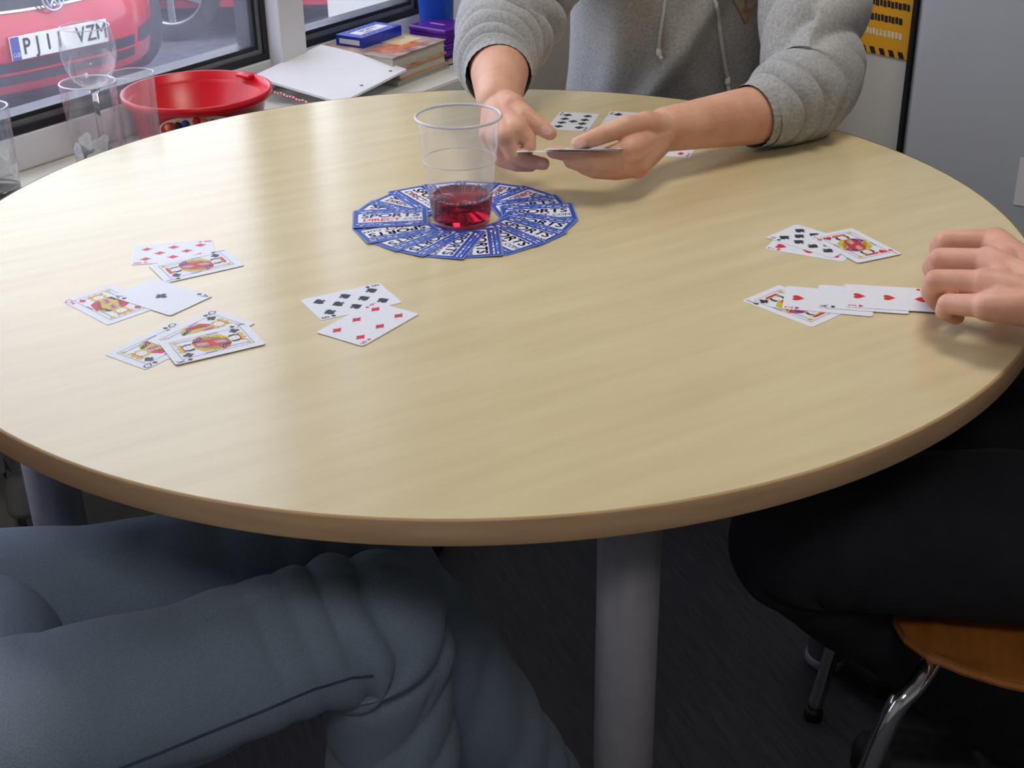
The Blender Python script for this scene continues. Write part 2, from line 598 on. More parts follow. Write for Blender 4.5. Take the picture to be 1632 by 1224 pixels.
wf = empty('window_frame', (0, 0, 0))
wf['kind'] = 'structure'
frame_piece('bottom_rail', WL, U_REV, ZS, RT, wf)
frame_piece('top_rail', WL, U_REV, W_TOP - 0.06, W_TOP, wf)
frame_piece('mullion', 0.10, 0.19, RT, W_TOP - 0.06, wf, 0.07)
slab('mullion', MU0, MU1, VW + 0.03, VW - 0.07, RT - 0.02, W_TOP - 0.06, M['upvc'], wf, 0.004)
frame_piece('jamb', U_REV - 0.035, U_REV, RT, W_TOP - 0.06, wf)
frame_piece('jamb', WL, WL + 0.05, RT, W_TOP - 0.06, wf)


def glazed_light(n, u0, u1):
    w = empty('window_%d' % n, (0, 0, 0))
    w['kind'] = 'structure'
    z0, z1 = RT, W_TOP - 0.06
    def ring(name, a, va, vb, m, off=0.0):
        for (p, q, r, s) in ((u0 + off, u1 - off, z0 + off, z0 + off + a), (u0 + off, u1 - off, z1 - off - a, z1 - off),
                             (u0 + off, u0 + off + a, z0 + off + a, z1 - off - a), (u1 - off - a, u1 - off, z0 + off + a, z1 - off - a)):
            slab(name, p, q, va, vb, r, s, m, w, 0.0)
    ring('gasket', 0.011, VW - 0.001, VW - 0.05, M['gasket'])
    ring('sash', 0.008, VW - 0.006, VW - 0.05, M['alu'], 0.011)
    ring('glazing_bead', 0.007, VW - 0.009, VW - 0.05, M['gasket'], 0.019)
    slab('pane', u0 + 0.026, u1 - 0.026, VW - 0.014, VW - 0.018, z0 + 0.026, z1 - 0.026, M['pane'], w)


glazed_light(1, 0.19, MU0)
glazed_light(2, MU1, U_REV - 0.035)
glazed_light(3, WL + 0.05, 0.10)
# daylight portals in the openings (they only guide the sampling of the sky)
for k, (a, b) in enumerate(((0.19, MU0), (MU1, U_REV - 0.035), (WL + 0.05, 0.10))):
    ld = bpy.data.lights.new('window_portal', 'AREA')
    ld.shape = 'RECTANGLE'
    ld.size, ld.size_y = b - a, W_TOP - RT
    ld.cycles.is_portal = True
    lo = bpy.data.objects.new('window_portal', ld)
    COL.objects.link(lo)
    lo.location = uvz((a + b) / 2, VW - 0.10, (RT + W_TOP) / 2)
    zc = -AV
    xc = AU
    yc = zc.cross(xc)
    lo.matrix_world = Matrix(((xc.x, yc.x, zc.x, lo.location.x), (xc.y, yc.y, zc.y, lo.location.y), (xc.z, yc.z, zc.z, lo.location.z), (0, 0, 0, 1)))

# unseen ceiling panels, added to fill the room with light
for k, (u, v) in enumerate(((1.5, -0.6), (-0.6, 0.5))):
    t = empty('ceiling_fill_light', uvz(u, v, HC), ROOM_ROT)
    tag(t, 'square white fill light panel added out of view above the room', 'ceiling light', 'added ceiling fill panels')
    box('frame', (0, 0, -0.012), (0.62, 0.62, 0.024), M['upvc'], t, 0, 0.004)
    dm = bpy.data.materials.get('fill_light_diffuser')
    if dm is None:
        dm = mat('fill_light_diffuser', srgb(240, 240, 235))
        dm.node_tree.nodes['Principled BSDF'].inputs['Emission Color'].default_value = (1.0, 0.93, 0.82, 1)
        dm.node_tree.nodes['Principled BSDF'].inputs['Emission Strength'].default_value = FILL_LAMP
    box('diffuser', (0, 0, -0.028), (0.56, 0.56, 0.008), dm, t)

# radiator under the window
rd = empty('radiator', uvz(0.42, VR + 0.06, 0.0), ROOM_ROT)
tag(rd, 'white panel radiator on the wall below the window sill', 'radiator')
bm = bmesh.new()
add_box(bm, 0, 0, 0.47, 1.0, 0.02, 0.25, None, 0.006)
for k in range(24):
    add_box(bm, -0.475 + k * 0.0413, -0.011, 0.47, 0.016, 0.012, 0.22, None, 0.004)
from_bm('panel', bm, M['rad'], rd)
box('top_grille', (0, 0.02, 0.60), (1.0, 0.06, 0.01), M['rad'], rd, 0, 0.003)
for sx in (-0.35, 0.35):
    box('bracket', (sx, 0.034, 0.47), (0.03, 0.048, 0.2), M['rad'], rd)
tube('pipe', [(0.515, 0.01, 0.0), (0.515, 0.01, 0.15), (0.515, 0.01, 0.30), (0.50, 0.01, 0.37)], 0.008, M['chrome'], rd)
lathe('valve_knob', [(0, 0), (0.02, 0), (0.022, 0.01), (0.02, 0.045), (0.014, 0.055), (0, 0.055)], M['rad'], rd, (0.515, -0.005, 0.275), 20)
# skirting trunking on the wall further along
slab('trim_1', 1.0, U_BACK, VR, VR + 0.05, 0.185, 0.235, M['rad'])

# ---------------------------------------------------------------- grey cabinet and poster at the back wall
cabu, cabv = U_BACK - 0.13, -0.80
cb = empty('tall_cabinet', uvz(cabu + 0.06, cabv + 0.55, 0), ROOM_ROT)
tag(cb, 'tall plain grey cabinet standing against the back wall', 'cabinet')
box('body', (0.0, 0, 1.0), (0.125, 1.1, 2.0), M['cabinet'], cb, 0, 0.022, 4, True)
box('dark_gap_strip', (-0.03, 0.553, 1.0), (0.066, 0.006, 1.98), M['gasket'], cb)  # dark strip added to stand for the dark gap beside the cabinet
tg = box('paper_label', (-0.0632, 0.275, 0.497), (0.001, 0.12, 0.085), M['paper'], cb)


po = empty('wall_poster', uvz(U_BACK - 0.002, -0.952, 0.655), ROOM_ROT)
tag(po, 'yellow poster with black hazard stripe border on the back wall', 'poster')
po.rotation_euler = (math.radians(4.5), 0, ROOM_ROT)
PW, PH = 0.24, 0.36              # poster, local -y to the right in view
box('sheet', (0, 0.0, PH / 2), (0.0012, PW, PH), M['poster'], po)
vs, fs = [], []


def pquad(y0, y1, z0, z1, sk=0.0, x=-0.0012):
    b = len(vs)
    vs.extend([(x, y0, z0), (x, y1, z0 + sk * 0), (x, y1 + sk, z1), (x, y0 + sk, z1)])
    fs.append((b, b + 1, b + 2, b + 3))


for k in range(13):
    y = -PW / 2 + 0.004 + k * 0.0185
    pquad(y, y + 0.010, 0.001, 0.013, 0.006)
for k in range(19):
    z = 0.006 + k * 0.0185
    for y in (-PW / 2 + 0.001, PW / 2 - 0.013):
        b = len(vs)
        vs.extend([(-0.0012, y, z), (-0.0012, y + 0.012, z + 0.005), (-0.0012, y + 0.012, z + 0.015), (-0.0012, y, z + 0.010)])
        fs.append((b, b + 1, b + 2, b + 3))
from_py('hazard_stripes', vs, fs, M['ink_black'], po)
vs, fs = [], []
n = 28
cz = 0.215
b0 = len(vs)
for i in range(n):
    a = 2 * PI * i / n
    vs.append((-0.0013, 0.0 + 0.045 * math.cos(a), cz + 0.04 * math.sin(a)))
fs.append(tuple(range(b0, b0 + n)))
from_py('round_badge', vs, fs, M['ink_black'], po)
for z, cols in ((0.145, ('ink_grey', 'ink_white')), (0.118, ('ink_white', 'ink_white')), (0.09, ('ink_white', 'ink_black')), (0.063, ('ink_black', 'ink_black')), (0.036, ('book_gold', 'book_gold'))):
    for half in (0, 1):
        vs, fs = [], []
        y = 0.085 if half == 0 else -0.002
        for k in range(11 if half == 0 else 12):
            w = 0.004 + 0.003 * rng.random()
            pquad(y - w, y, z - 0.001 * (k % 2), z + 0.011 + 0.001 * ((k + 1) % 2), 0.002, -0.0013)
            y -= w + 0.0016
        from_py('print_row', vs, fs, M[cols[half]], po)

# ---------------------------------------------------------------- outside: yard, two red cars, white pillar
ZG = -0.62
g = slab('ground_outside', -20, 40, -40, -2.06, ZG - 0.1, ZG, M['asphalt'])
wp = aty(600, 40, 8.2)
pl = box('white_pillar', (aty(604, 40, 8.4).x + 0.06, 8.4, ZG + 1.5), (0.30, 0.5, 3.0), M['white_render'], None, TH * -0.4, 0.01)
tag(pl, 'white rendered pillar outside the window beyond the parked cars', 'pillar')
fw = box('far_wall_outside', (-4, 22, ZG + 1.2), (40, 0.3, 2.4), M['brick_far'])
tag(fw, None, None, None, 'structure')


def bow(x, t):
    return 0.50 * (abs(x) / 0.84) ** 3.4 * t


NOSE = [(0.10, 0.16, 1), (0.04, 0.20, 1), (0.02, 0.28, 1), (0.0, 0.36, 1), (0.0, 0.48, 1), (0.03, 0.56, 1), (0.07, 0.66, 1), (0.14, 0.74, 1)]
TOPP = [(0.40, 0.83, .6), (0.95, 0.95, .2), (1.2, 1.08, 0.1), (1.65, 1.36, 0), (2.1, 1.45, 0), (2.9, 1.44, 0), (3.4, 1.30, -.1), (3.75, 1.0, -.5), (3.85, 0.7, -.8), (3.84, 0.35, -.8), (3.75, 0.2, -.8)]


def nose_y(x, z):
    zs = [p[1] for p in NOSE]
    ys = [p[0] for p in NOSE]
    return float(np.interp(z, zs, ys)) + bow(x, 1)


def nose_patch(x0, x1, z0, z1, off, nx=24, nz=3, zf=None):
    v, f = [], []
    for j in range(nz + 1):
        for i in range(nx + 1):
            x = x0 + (x1 - x0) * i / nx
            z = z0 + (z1 - z0) * j / nz
            if zf: z += zf(x)
            v.append((x, nose_y(x, z) - off, z))
    for j in range(nz):
        for i in range(nx):
            a = j * (nx + 1) + i
            f.append((a, a + 1, a + nx + 2, a + nx + 1))
    return v, f


def make_car(label, plate_text):
    root = empty('hatchback_car')
    tag(root, label, 'car')
    prof = NOSE + TOPP
    xs = [-0.84 + 1.68 * i / 32 for i in range(33)]
    v, f = [], []
    for (y, z, t) in prof:
        k = max(0.0, min(1.0, (z - 0.95) / 0.5))
        for x in xs:
            yy = y + bow(x, t)
            zz = z - 0.10 * (abs(x) / 0.84) ** 4 * (1 if z > 0.6 else 0)
            v.append((x * (1 - 0.2 * k), yy, zz))
    nx = len(xs)
    for j in range(len(prof) - 1):
        for i in range(nx - 1):
            a = j * nx + i
            f.append((a, a + 1, a + nx + 1, a + nx))
    for side in (0, nx - 1):
        b = len(v)
        for j in range(len(prof)):
            p = v[j * nx + side]
            v.append((math.copysign(0.84, p[0]), p[1], min(p[2], 0.62)))
        c = len(v)
        for j in range(len(prof)):
            p = v[j * nx + side]
            v.append((math.copysign(0.83, p[0]), p[1], min(p[2], 0.19)))
        for j in range(len(prof) - 1):
            f.append((j * nx + side, (j + 1) * nx + side, b + j + 1, b + j))
            f.append((b + j, b + j + 1, c + j + 1, c + j))
    from_py('body', v, f, M['car_red'], root, True)
    v, f = nose_patch(-0.62, 0.62, 0.565, 0.655, 0.004, zf=lambda x: 0.03 * (x / 0.6) ** 2)
    from_py('upper_grille', v, f, M['car_black'], root)
    v, f = nose_patch(-0.62, 0.62, 0.562, 0.572, 0.012, zf=lambda x: 0.03 * (x / 0.6) ** 2)
    from_py('grille_strip', v, f, M['chrome'], root)
    v, f = nose_patch(-0.62, 0.62, 0.625, 0.632, 0.012, zf=lambda x: 0.03 * (x / 0.6) ** 2)
    from_py('grille_strip', v, f, M['chrome'], root)
    v, f = nose_patch(-0.46, 0.46, 0.235, 0.345, 0.006)
    from_py('lower_grille', v, f, M['car_black'], root)
    for sx in (-1, 1):
        v, f = nose_patch(sx * 0.50, sx * 0.70, 0.29, 0.37, 0.006, 8)
        from_py('fog_lamp_vent', v, f, M['car_black'], root)
        v, f = nose_patch(sx * 0.60, sx * 0.80, 0.60, 0.72, 0.006, 8)
        from_py('headlamp', v, f, M['lamp_lens'], root)
    v, f = nose_patch(-0.70, 0.70, 0.165, 0.185, 0.010)
    from_py('front_lip', v, f, M['car_black'], root)
    v, f = nose_patch(-0.52, 0.52, 0.285, 0.297, 0.016)
    from_py('lower_grille_bar', v, f, M['car_red'], root)
    # badge: ring with the two stacked letters
    bz, by = 0.605, -0.012
    v1 = loft_arrays([(0.056 * math.cos(a), by, bz + 0.056 * math.sin(a)) for a in [2 * PI * i / 24 for i in range(25)]], [(0.006, 0.006)] * 25, up=(0, 1, 0), rings=72, seg=8, cap=False)
    parts = [v1]
    for (a, b) in (((-0.028, 0.045), (0, 0.006)), ((0.028, 0.045), (0, 0.006)), ((-0.046, 0.026), (-0.022, -0.044)), ((-0.022, -0.044), (0, -0.004)),
                   ((0, -0.004), (0.022, -0.044)), ((0.022, -0.044), (0.046, 0.026))):
        parts.append(capsule_arrays((a[0], by, bz + a[1]), 0.0055, (b[0], by, bz + b[1]), 0.0055, 8, 2))
    v, f = merge_arrays(*parts)
    bd = from_py('badge', v, f, M['alloy'], root, True)
    # number plate
    np_ = box('number_plate', (0, -0.014, 0.41), (0.52, 0.008, 0.111), M['plate'], root, 0, 0.003)
    box('blue_band', (-0.236, -0.005, 0), (0.044, 0.002, 0.108), M['ink_blue'], np_)
    for i, ch in enumerate(plate_text):
        if ch == ' ': continue
        v, f = text_arrays(ch, 0.105, 0.022)
        vv = [(p[0] * 0.76 - 0.178 + i * 0.0575, -0.0056, p[1]) for p in v]
        from_py('plate_character', vv, f, M['ink_black'], np_)
    v, f = text_arrays('GB', 0.03, 0.004)
    from_py('plate_letters', [(p[0] - 0.236, -0.0066, p[1] - 0.03) for p in v], f, M['ink_white'], np_)
    # glasshouse, sill line, wheels
    for sx in (-1, 1):
        v = [(sx * 0.825, 1.25, 0.92), (sx * 0.835, 3.4, 0.95), (sx * 0.70, 3.15, 1.30), (sx * 0.69, 1.75, 1.31)]
        from_py('side_window', v, [(0, 1, 2, 3)], M['car_glass'], root)
        box('sill_trim', (sx * 0.845, 1.95, 0.22), (0.02, 1.7, 0.05), M['car_red'], root)
    v = [(-0.66, 1.24, 1.10), (0.66, 1.24, 1.10), (0.58, 1.64, 1.365), (-0.58, 1.64, 1.365)]
    from_py('windscreen', v, [(0, 1, 2, 3)], M['car_glass'], root)
    for (sx, y) in ((-1, 0.72), (1, 0.72), (-1, 3.15), (1, 3.15)):
        w = lathe('wheel', [(0.2, -0.09), (0.28, -0.09), (0.30, -0.06), (0.30, 0.06), (0.28, 0.09), (0.2, 0.09)], M['tyre'], root, (sx * 0.79, y, 0.30), 40, True, True)
        w.rotation_euler = (0, sx * PI / 2, 0)
        bm = bmesh.new()
        for k in range(5):
            a = 2 * PI * k / 5
            add_box(bm, 0.115 * math.cos(a), 0.115 * math.sin(a), 0.075, 0.19, 0.045, 0.02, Matrix.Rotation(a, 3, 'Z'), 0.006)
        for i in range(1):
            add_box(bm, 0, 0, 0.075, 0.08, 0.08, 0.03, None, 0.01)
        from_bm('spokes', bm, M['alloy'], w)
        lathe('rim', [(0.185, 0.02), (0.205, 0.02), (0.21, 0.088), (0.19, 0.088)], M['alloy'], w, (0, 0, 0), 40, True, True)
        lathe('brake_disc', [(0, 0.01), (0.19, 0.01), (0.19, 0.02), (0, 0.02)], M['car_black'], w, (0, 0, 0), 32)
    return root


car1 = make_car('red hatchback with a white number plate facing the window', 'PJ11 VZM')
# plate left end seen at (19, 62..101): plate 0.111 m tall gives its distance
pc = aty(94, 67, 6.62)
lat = Vector((math.sin(math.radians(42.85)), math.cos(math.radians(42.85)), 0))
car1.rotation_euler = (0, 0, math.atan2(lat.y, lat.x))
car1.location = (pc.x, pc.y, ZG)
car2 = make_car('second red hatchback parked side-on behind the car with the plate', 'PJ08 KTE')
car2.location = (-2.75, 9.15, ZG)
car2.rotation_euler = (0, 0, -PI / 2 + 0.04)

# ---------------------------------------------------------------- the round table
TC = Vector((-0.0325, 1.4548, 0))
TR = 0.600
tb = empty('round_table', (TC.x, TC.y, 0))
tag(tb, 'large round pale birch table with tubular grey legs', 'table')
lathe('tabletop', [(0, TZ - 0.0235), (TR - 0.002, TZ - 0.0235), (TR - 0.002, TZ - 0.0005), (TR - 0.003, TZ), (0, TZ)], M['wood'], tb, seg=160, smooth=False)
eb = lathe('edge_band', [(TR - 0.002, TZ - 0.0238), (TR - 0.0004, TZ - 0.0232), (TR, TZ - 0.0222), (TR, TZ - 0.0016), (TR - 0.0006, TZ - 0.0005), (TR - 0.0022, TZ + 0.0002)], M['edge'], tb, seg=200, smooth=True)
for (x, y) in ((0.101, 1.01), (-0.505, 1.29), (0.455, 1.605), (-0.15, 1.92)):
    lg = lathe('leg', [(0, 0.012), (0.0285, 0.012), (0.0285, TZ - 0.024), (0, TZ - 0.024)], M['leg'], tb, (x - TC.x, y - TC.y, 0), 40)
    lg.data.shade_auto_smooth() if hasattr(lg.data, 'shade_auto_smooth') else None
    lathe('foot', [(0, 0), (0.024, 0), (0.031, 0.004), (0.031, 0.014), (0.0285, 0.018), (0, 0.018)], M['plastic_black'] if x < 0.3 else M['leg'], lg, (0, 0, 0), 32)
    box('mounting_plate', (0, 0, TZ - 0.0265), (0.11, 0.11, 0.006), M['plastic_black'], lg)
# small chip in the front edge of the laminate

# ---------------------------------------------------------------- playing cards
CL, CS, CT = 0.0866, 0.0577, 0.0003


def rounded_rect(w, h, r, n=4):
    out = []
    for (sx, sy, a0) in ((1, 1, 0), (-1, 1, 90), (-1, -1, 180), (1, -1, 270)):
        for k in range(n + 1):
            a = math.radians(a0 + 90 * k / n)
            out.append((sx * (w / 2 - r) + r * math.cos(a), sy * (h / 2 - r) + r * math.sin(a)))
    return out


def card_body_mesh(name, m):
    o = rounded_rect(CS, CL, 0.0032)
    n = len(o)
    v = [(x, y, 0) for x, y in o] + [(x, y, CT) for x, y in o]
    f = [tuple(reversed(range(n))), tuple(range(n, 2 * n))] + [(i, (i + 1) % n, n + (i + 1) % n, n + i) for i in range(n)]
    me = bpy.data.meshes.new(name)
    me.from_pydata(v, [], f)
    me.materials.append(m)
    return me


CARD_ME = card_body_mesh('card_face_up', M['card'])


def pip_shape(suit):
    P = []
    if suit == 'd':
        for k in range(4):
            a = [(0, .5), (.38, 0), (0, -.5), (-.38, 0)][k]
            b = [(.38, 0), (0, -.5), (-.38, 0), (0, .5)][k]
            for t in (0, .33, .66):
                x, y = a[0] + (b[0] - a[0]) * t, a[1] + (b[1] - a[1]) * t
                s = 1 - 0.12 * math.sin(PI * t)
                P.append((x * s, y * s))
        return [P]
    if suit in 'hs':
        for k in range(28):
            t = 2 * PI * k / 28
            x = 16 * math.sin(t) ** 3
            y = 13 * math.cos(t) - 5 * math.cos(2 * t) - 2 * math.cos(3 * t) - math.cos(4 * t)
            P.append((x / 34, y / 31 + 0.07))
        if suit == 'h': return [P]
        P = [(x, -y * 0.86 + 0.08) for x, y in P]
        return [P, [(-.05, -.12), (.05, -.12), (.17, -.5), (-.17, -.5)]]
    out = []
    for (cx, cy) in ((0, .24), (-.24, -.1), (.24, -.1)):
        out.append([(cx + .22 * math.cos(2 * PI * k / 16), cy + .22 * math.sin(2 * PI * k / 16)) for k in range(16)])
    out.append([(-.12, -.1), (.12, -.1), (.05, .2), (-.05, .2)])
    out.append([(-.05, -.08), (.05, -.08), (.17, -.5), (-.17, -.5)])
    return out


class Print:
    """flat ink layers collected as polygons with material slots"""
    def __init__(self):
        self.v, self.f, self.mi, self.mats = [], [], [], []

    def slot(self, m):
        if m not in self.mats: self.mats.append(m)
        return self.mats.index(m)

    def poly(self, pts, m, z=0.0):
        b = len(self.v)
        self.v += [(x, y, z) for x, y in pts]
        self.f.append(tuple(range(b, b + len(pts))))
        self.mi.append(self.slot(m))

    def arrays(self, va, fa, m, z, fn):
        b = len(self.v)
        for p in va:
            x, y = fn(p[0], p[1])
            self.v.append((x, y, z))
        for q in fa:
            self.f.append(tuple(i + b for i in q))
            self.mi.append(self.slot(m))

    def pip(self, suit, cx, cy, s, m, flip=False, z=0.0):
        k = -1 if flip else 1
        for i, P in enumerate(pip_shape(suit)):
            self.poly([(cx + k * x * s, cy + k * y * s) for x, y in P], m, z + i * 0.000004)

    def text(self, t, cx, cy, size, m, rot=0.0, z=0.0, bold=0.0, xs=1.0, shear=0.0):
        va, fa = text_arrays(t, size, bold, 'CENTER', shear)
        c, s = math.cos(rot), math.sin(rot)
        self.arrays(va, fa, m, z, lambda x, y: (cx + c * x * xs - s * y, cy + s * x * xs + c * y))

    def build(self, name, parent=None):
        me = bpy.data.meshes.new(name)
        me.from_pydata(self.v, [], self.f)
        for m in self.mats: me.materials.append(M[m])
        me.polygons.foreach_set('material_index', self.mi)
        me.update()
        return me


COLX = 0.0145
LAY = {2: [(0, .029), (0, -.029)], 3: [(0, .029), (0, 0), (0, -.029)],
       4: [(s * COLX, t * .029) for s in (-1, 1) for t in (-1, 1)],
       5: [(s * COLX, t * .029) for s in (-1, 1) for t in (-1, 1)] + [(0, 0)],
       6: [(s * COLX, t * .029) for s in (-1, 1) for t in (-1, 0, 1)],
       7: [(s * COLX, t * .029) for s in (-1, 1) for t in (-1, 0, 1)] + [(0, .0145)],
       8: [(s * COLX, t * .029) for s in (-1, 1) for t in (-1, 0, 1)] + [(0, .0145), (0, -.0145)],
       9: [(s * COLX, t * .029) for s in (-1, 1) for t in (-1, -.34, .34, 1)] + [(0, 0)],
       10: [(s * COLX, t * .029) for s in (-1, 1) for t in (-1, -.34, .34, 1)] + [(0, .0195), (0, -.0195)]}
PZ = CT + 0.00006


_pm = {}


def pip_mesh(suit, size, ink):
    k = (suit, size, ink)
    if k not in _pm:
        p = Print()
        p.pip(suit, 0, 0, size, ink, False, PZ)
        _pm[k] = p.build('pip')
    return _pm[k]


def index_mesh(rank, ink):
    k = (rank, ink)
    if k not in _pm:
        p = Print()
        p.text(rank, 0, 0, 0.0115 if len(rank) == 1 else 0.009, ink, 0, PZ, 0.012, 0.85)
        _pm[k] = p.build('corner_index')
    return _pm[k]


def court_print(rank, suit, ink):
    """frame, big pips and a two-headed figure in half-turn symmetry"""
    p = Print()
    w, h, t = 0.0410, 0.0700, 0.0005
    for (x0, x1, y0, y1) in ((-w / 2, w / 2, h / 2 - t, h / 2), (-w / 2, w / 2, -h / 2, -h / 2 + t), (-w / 2, -w / 2 + t, -h / 2, h / 2), (w / 2 - t, w / 2, -h / 2, h / 2)):
        p.poly([(x0, y0), (x1, y0), (x1, y1), (x0, y1)], 'ink_black', PZ)
    A = {'J': ('ink_red', 'ink_yellow', 'ink_blue'), 'Q': ('ink_yellow', 'ink_red', 'ink_black'), 'K': ('ink_red', 'ink_yellow', 'ink_black')}[rank]
    for k in (1, -1):
        R = lambda pts: [(k * x, k * y) for x, y in pts]
        q = lambda pts, m, lay: p.poly(R(pts), m, PZ + lay * 0.00002)
        # robe: half-figure below the head down to the slanted centre line
        q([(-.0190, -.0062), (.0190, .0062), (.0160, .0125), (.0085, .0170), (-.0060, .0170), (-.0150, .0120)], A[0], 1)
        q([(-.0190, -.0062), (-.0105, -.0034), (-.0030, .0168), (-.0060, .0170), (-.0150, .0120)], A[1], 2)
        q([(.0100, .0033), (.0150, .0049), (.0105, .0155), (.0060, .0168)], A[2], 2)
        for i in range(4):
            a = -0.0165 + i * 0.0022
            q([(a, -.0035 + i * .0036), (a + .0065, -.0005 + i * .0036), (a + .0062, .0006 + i * .0036), (a, -.0022 + i * .0036)], 'ink_black', 3)
        q([(-.0030, .0020), (.0030, .0040), (.0055, .0130), (.0010, .0150), (-.0030, .0100)], 'ink_mauve', 3)
        q([(-.0012, .0030), (.0018, .0040), (.0035, .0120), (.0010, .0130)], A[1], 4)
        for i in range(3):
            q([(.0108 + i * .0012, .0052 + i * .003), (.0125 + i * .0004, .0056 + i * .003), (.0105, .0074 + i * .003)], 'ink_white', 4)
        # collar, hair, face, crown
        q([(-.0055, .0160), (.0070, .0160), (.0050, .0192), (-.0035, .0192)], 'ink_yellow', 4)
        q([(-.0072, .0180), (.0078, .0180), (.0085, .0235), (.0060, .0275), (-.0055, .0275), (-.0080, .0235)], 'ink_black' if rank != 'Q' else 'ink_yellow', 3)
        fc = [(.0004 + .0050 * math.cos(2 * PI * i / 14), .0226 + .0056 * math.sin(2 * PI * i / 14)) for i in range(14)]
        q(fc, 'ink_white', 5)
        q([(-.0022, .0234), (-.0008, .0234), (-.0008, .0240), (-.0022, .0240)], 'ink_black', 6)
        q([(.0016, .0234), (.0030, .0234), (.0030, .0240), (.0016, .0240)], 'ink_black', 6)
        q([(-.0008, .0198), (.0016, .0198), (.0016, .0203), (-.0008, .0203)], 'ink_red', 6)
        if rank == 'J':
            q([(-.0095, .0270), (.0100, .0270), (.0085, .0315), (-.0075, .0315)], A[0], 5)
            q([(-.0095, .0270), (.0100, .0270), (.0100, .0284), (-.0095, .0284)], 'ink_yellow', 6)
        else:
            q([(-.0080, .0270), (.0085, .0270), (.0105, .0335), (.0055, .0300), (.0022, .0338), (-.0012, .0300), (-.0050, .0338), (-.0070, .0300), (-.0095, .0330)], 'ink_yellow', 5)
            q([(-.0080, .0270), (.0085, .0270), (.0088, .0283), (-.0083, .0283)], 'ink_red', 6)
        # side staff and little corner ornaments
        q([(.0150, .0100), (.0162, .0100), (.0162, .0330), (.0150, .0330)], 'ink_grey', 3)
        q([(.0135, .0290), (.0178, .0290), (.0190, .0335), (.0156, .0315), (.0125, .0335)], 'ink_yellow', 4)
        q([(-.0198, .0005), (-.0180, .0010), (-.0180, .0120), (-.0198, .0120)], 'ink_grey', 3)
        p.pip(suit, -k * 0.0148, k * 0.0275, 0.0105, ink, k < 0, PZ + 0.00010)
    return p


RANKN = dict(A='ace', J='jack', Q='queen', K='king', **{'2': 'two', '3': 'three', '4': 'four', '5': 'five', '6': 'six', '7': 'seven', '8': 'eight', '9': 'nine', '10': 'ten'})
SUITN = dict(h='hearts', d='diamonds', c='clubs', s='spades')


def face_card(rank, suit, label, group=None):
    ink = 'ink_red' if suit in 'hd' else 'ink_black'
    o = link('playing_card', CARD_ME)
    tag(o, label, 'playing card', group)
    for k in (0, 1):
        ci = link('corner_index', index_mesh(rank, ink), None, o)
        ci.location = (-0.0245, 0.0365, 0) if k == 0 else (0.0245, -0.0365, 0)
        ci.rotation_euler = (0, 0, k * PI)
        sm = link('suit_mark', pip_mesh(suit, 0.0056, ink), None, ci)
        sm.location = (0, -0.0079, 0)
    if rank in 'JQK':
        link('court_picture', court_print(rank, suit, ink).build('court_picture'), None, o)
    elif rank == 'A':
        link('pip', pip_mesh(suit, 0.0135 if suit != 's' else 0.02, ink), None, o)
    else:
        for (x, y) in LAY[int(rank)]:
            q = link('pip', pip_mesh(suit, 0.0136, ink), None, o)
            q.location = (x, y, 0)
            q.rotation_euler = (0, 0, PI if y < -1e-6 else 0)
    return o


TABLE_CARDS = [
    # rank, suit, x, y, angle, layer, label
    ('8', 'd', -0.3680, 1.4029, -79.8, 0, 'eight of diamonds card partly under the jack of spades'),
    ('J', 's', -0.3349, 1.3620, -58.9, 1, 'jack of spades court card overlapping the eight of diamonds'),
    ('Q', 'd', -0.4021, 1.2637, 45.4, 0, 'queen of diamonds court card partly under the ace of clubs'),
    ('A', 'c', -0.3536, 1.2802, -125.2, 1, 'ace of clubs card lying over the queen of diamonds'),
    ('Q', 's', -0.3300, 1.1660, -35.8, 0, 'queen of spades court card lowest under the king of clubs'),
    ('Q', 'c', -0.2964, 1.1928, -35.8, 1, 'queen of clubs court card showing above the king of clubs'),
    ('K', 'c', -0.2817, 1.1667, -61.2, 2, 'king of clubs court card lying on two queens'),
    ('8', 's', -0.1598, 1.2609, -62.2, 0, 'eight of spades card partly under the six of diamonds'),
    ('6', 'd', -0.1380, 1.2066, -34.5, 1, 'six of diamonds card lying over the eight of spades'),
    ('7', 'h', 0.3274, 1.3879, -118.2, 0, 'seven of hearts card under the ten of spades'),
    ('10', 's', 0.3327, 1.4036, 43.7, 1, 'ten of spades card between the seven and jack of hearts'),
    ('J', 'h', 0.3740, 1.3873, 24.0, 2, 'jack of hearts court card lying on the ten of spades'),
    ('J', 'c', 0.2796, 1.2321, 40.8, 0, 'jack of clubs court card under the two of hearts'),
    ('2', 'h', 0.3143, 1.2408, 74.7, 1, 'two of hearts card overlapping the jack of clubs'),
    ('A', 's', 0.3484, 1.2429, 77.0, 2, 'ace of spades card between the two and three of hearts'),
    ('3', 'h', 0.3754, 1.2434, 79.0, 3, 'three of hearts card with fingers resting on its end'),
    ('9', 's', 0.0921, 1.8749, -15.2, 0, 'nine of spades card lying near the dealing hands'),
    ('5', 'c', 0.1640, 1.8737, -15.0, 0, 'five of clubs card half hidden behind the dealing hand'),
    ('4', 'd', 0.2180, 1.7520, -15.0, 0, 'four of diamonds card under the resting forearm'),
]
for (rk, su, x, y, a, lay, lab) in TABLE_CARDS:
    o = face_card(rk, su, lab)
    o.location = (x, y, TZ + 0.0001 + lay * 0.00048)
    o.rotation_euler = (0, 0, math.radians(a))

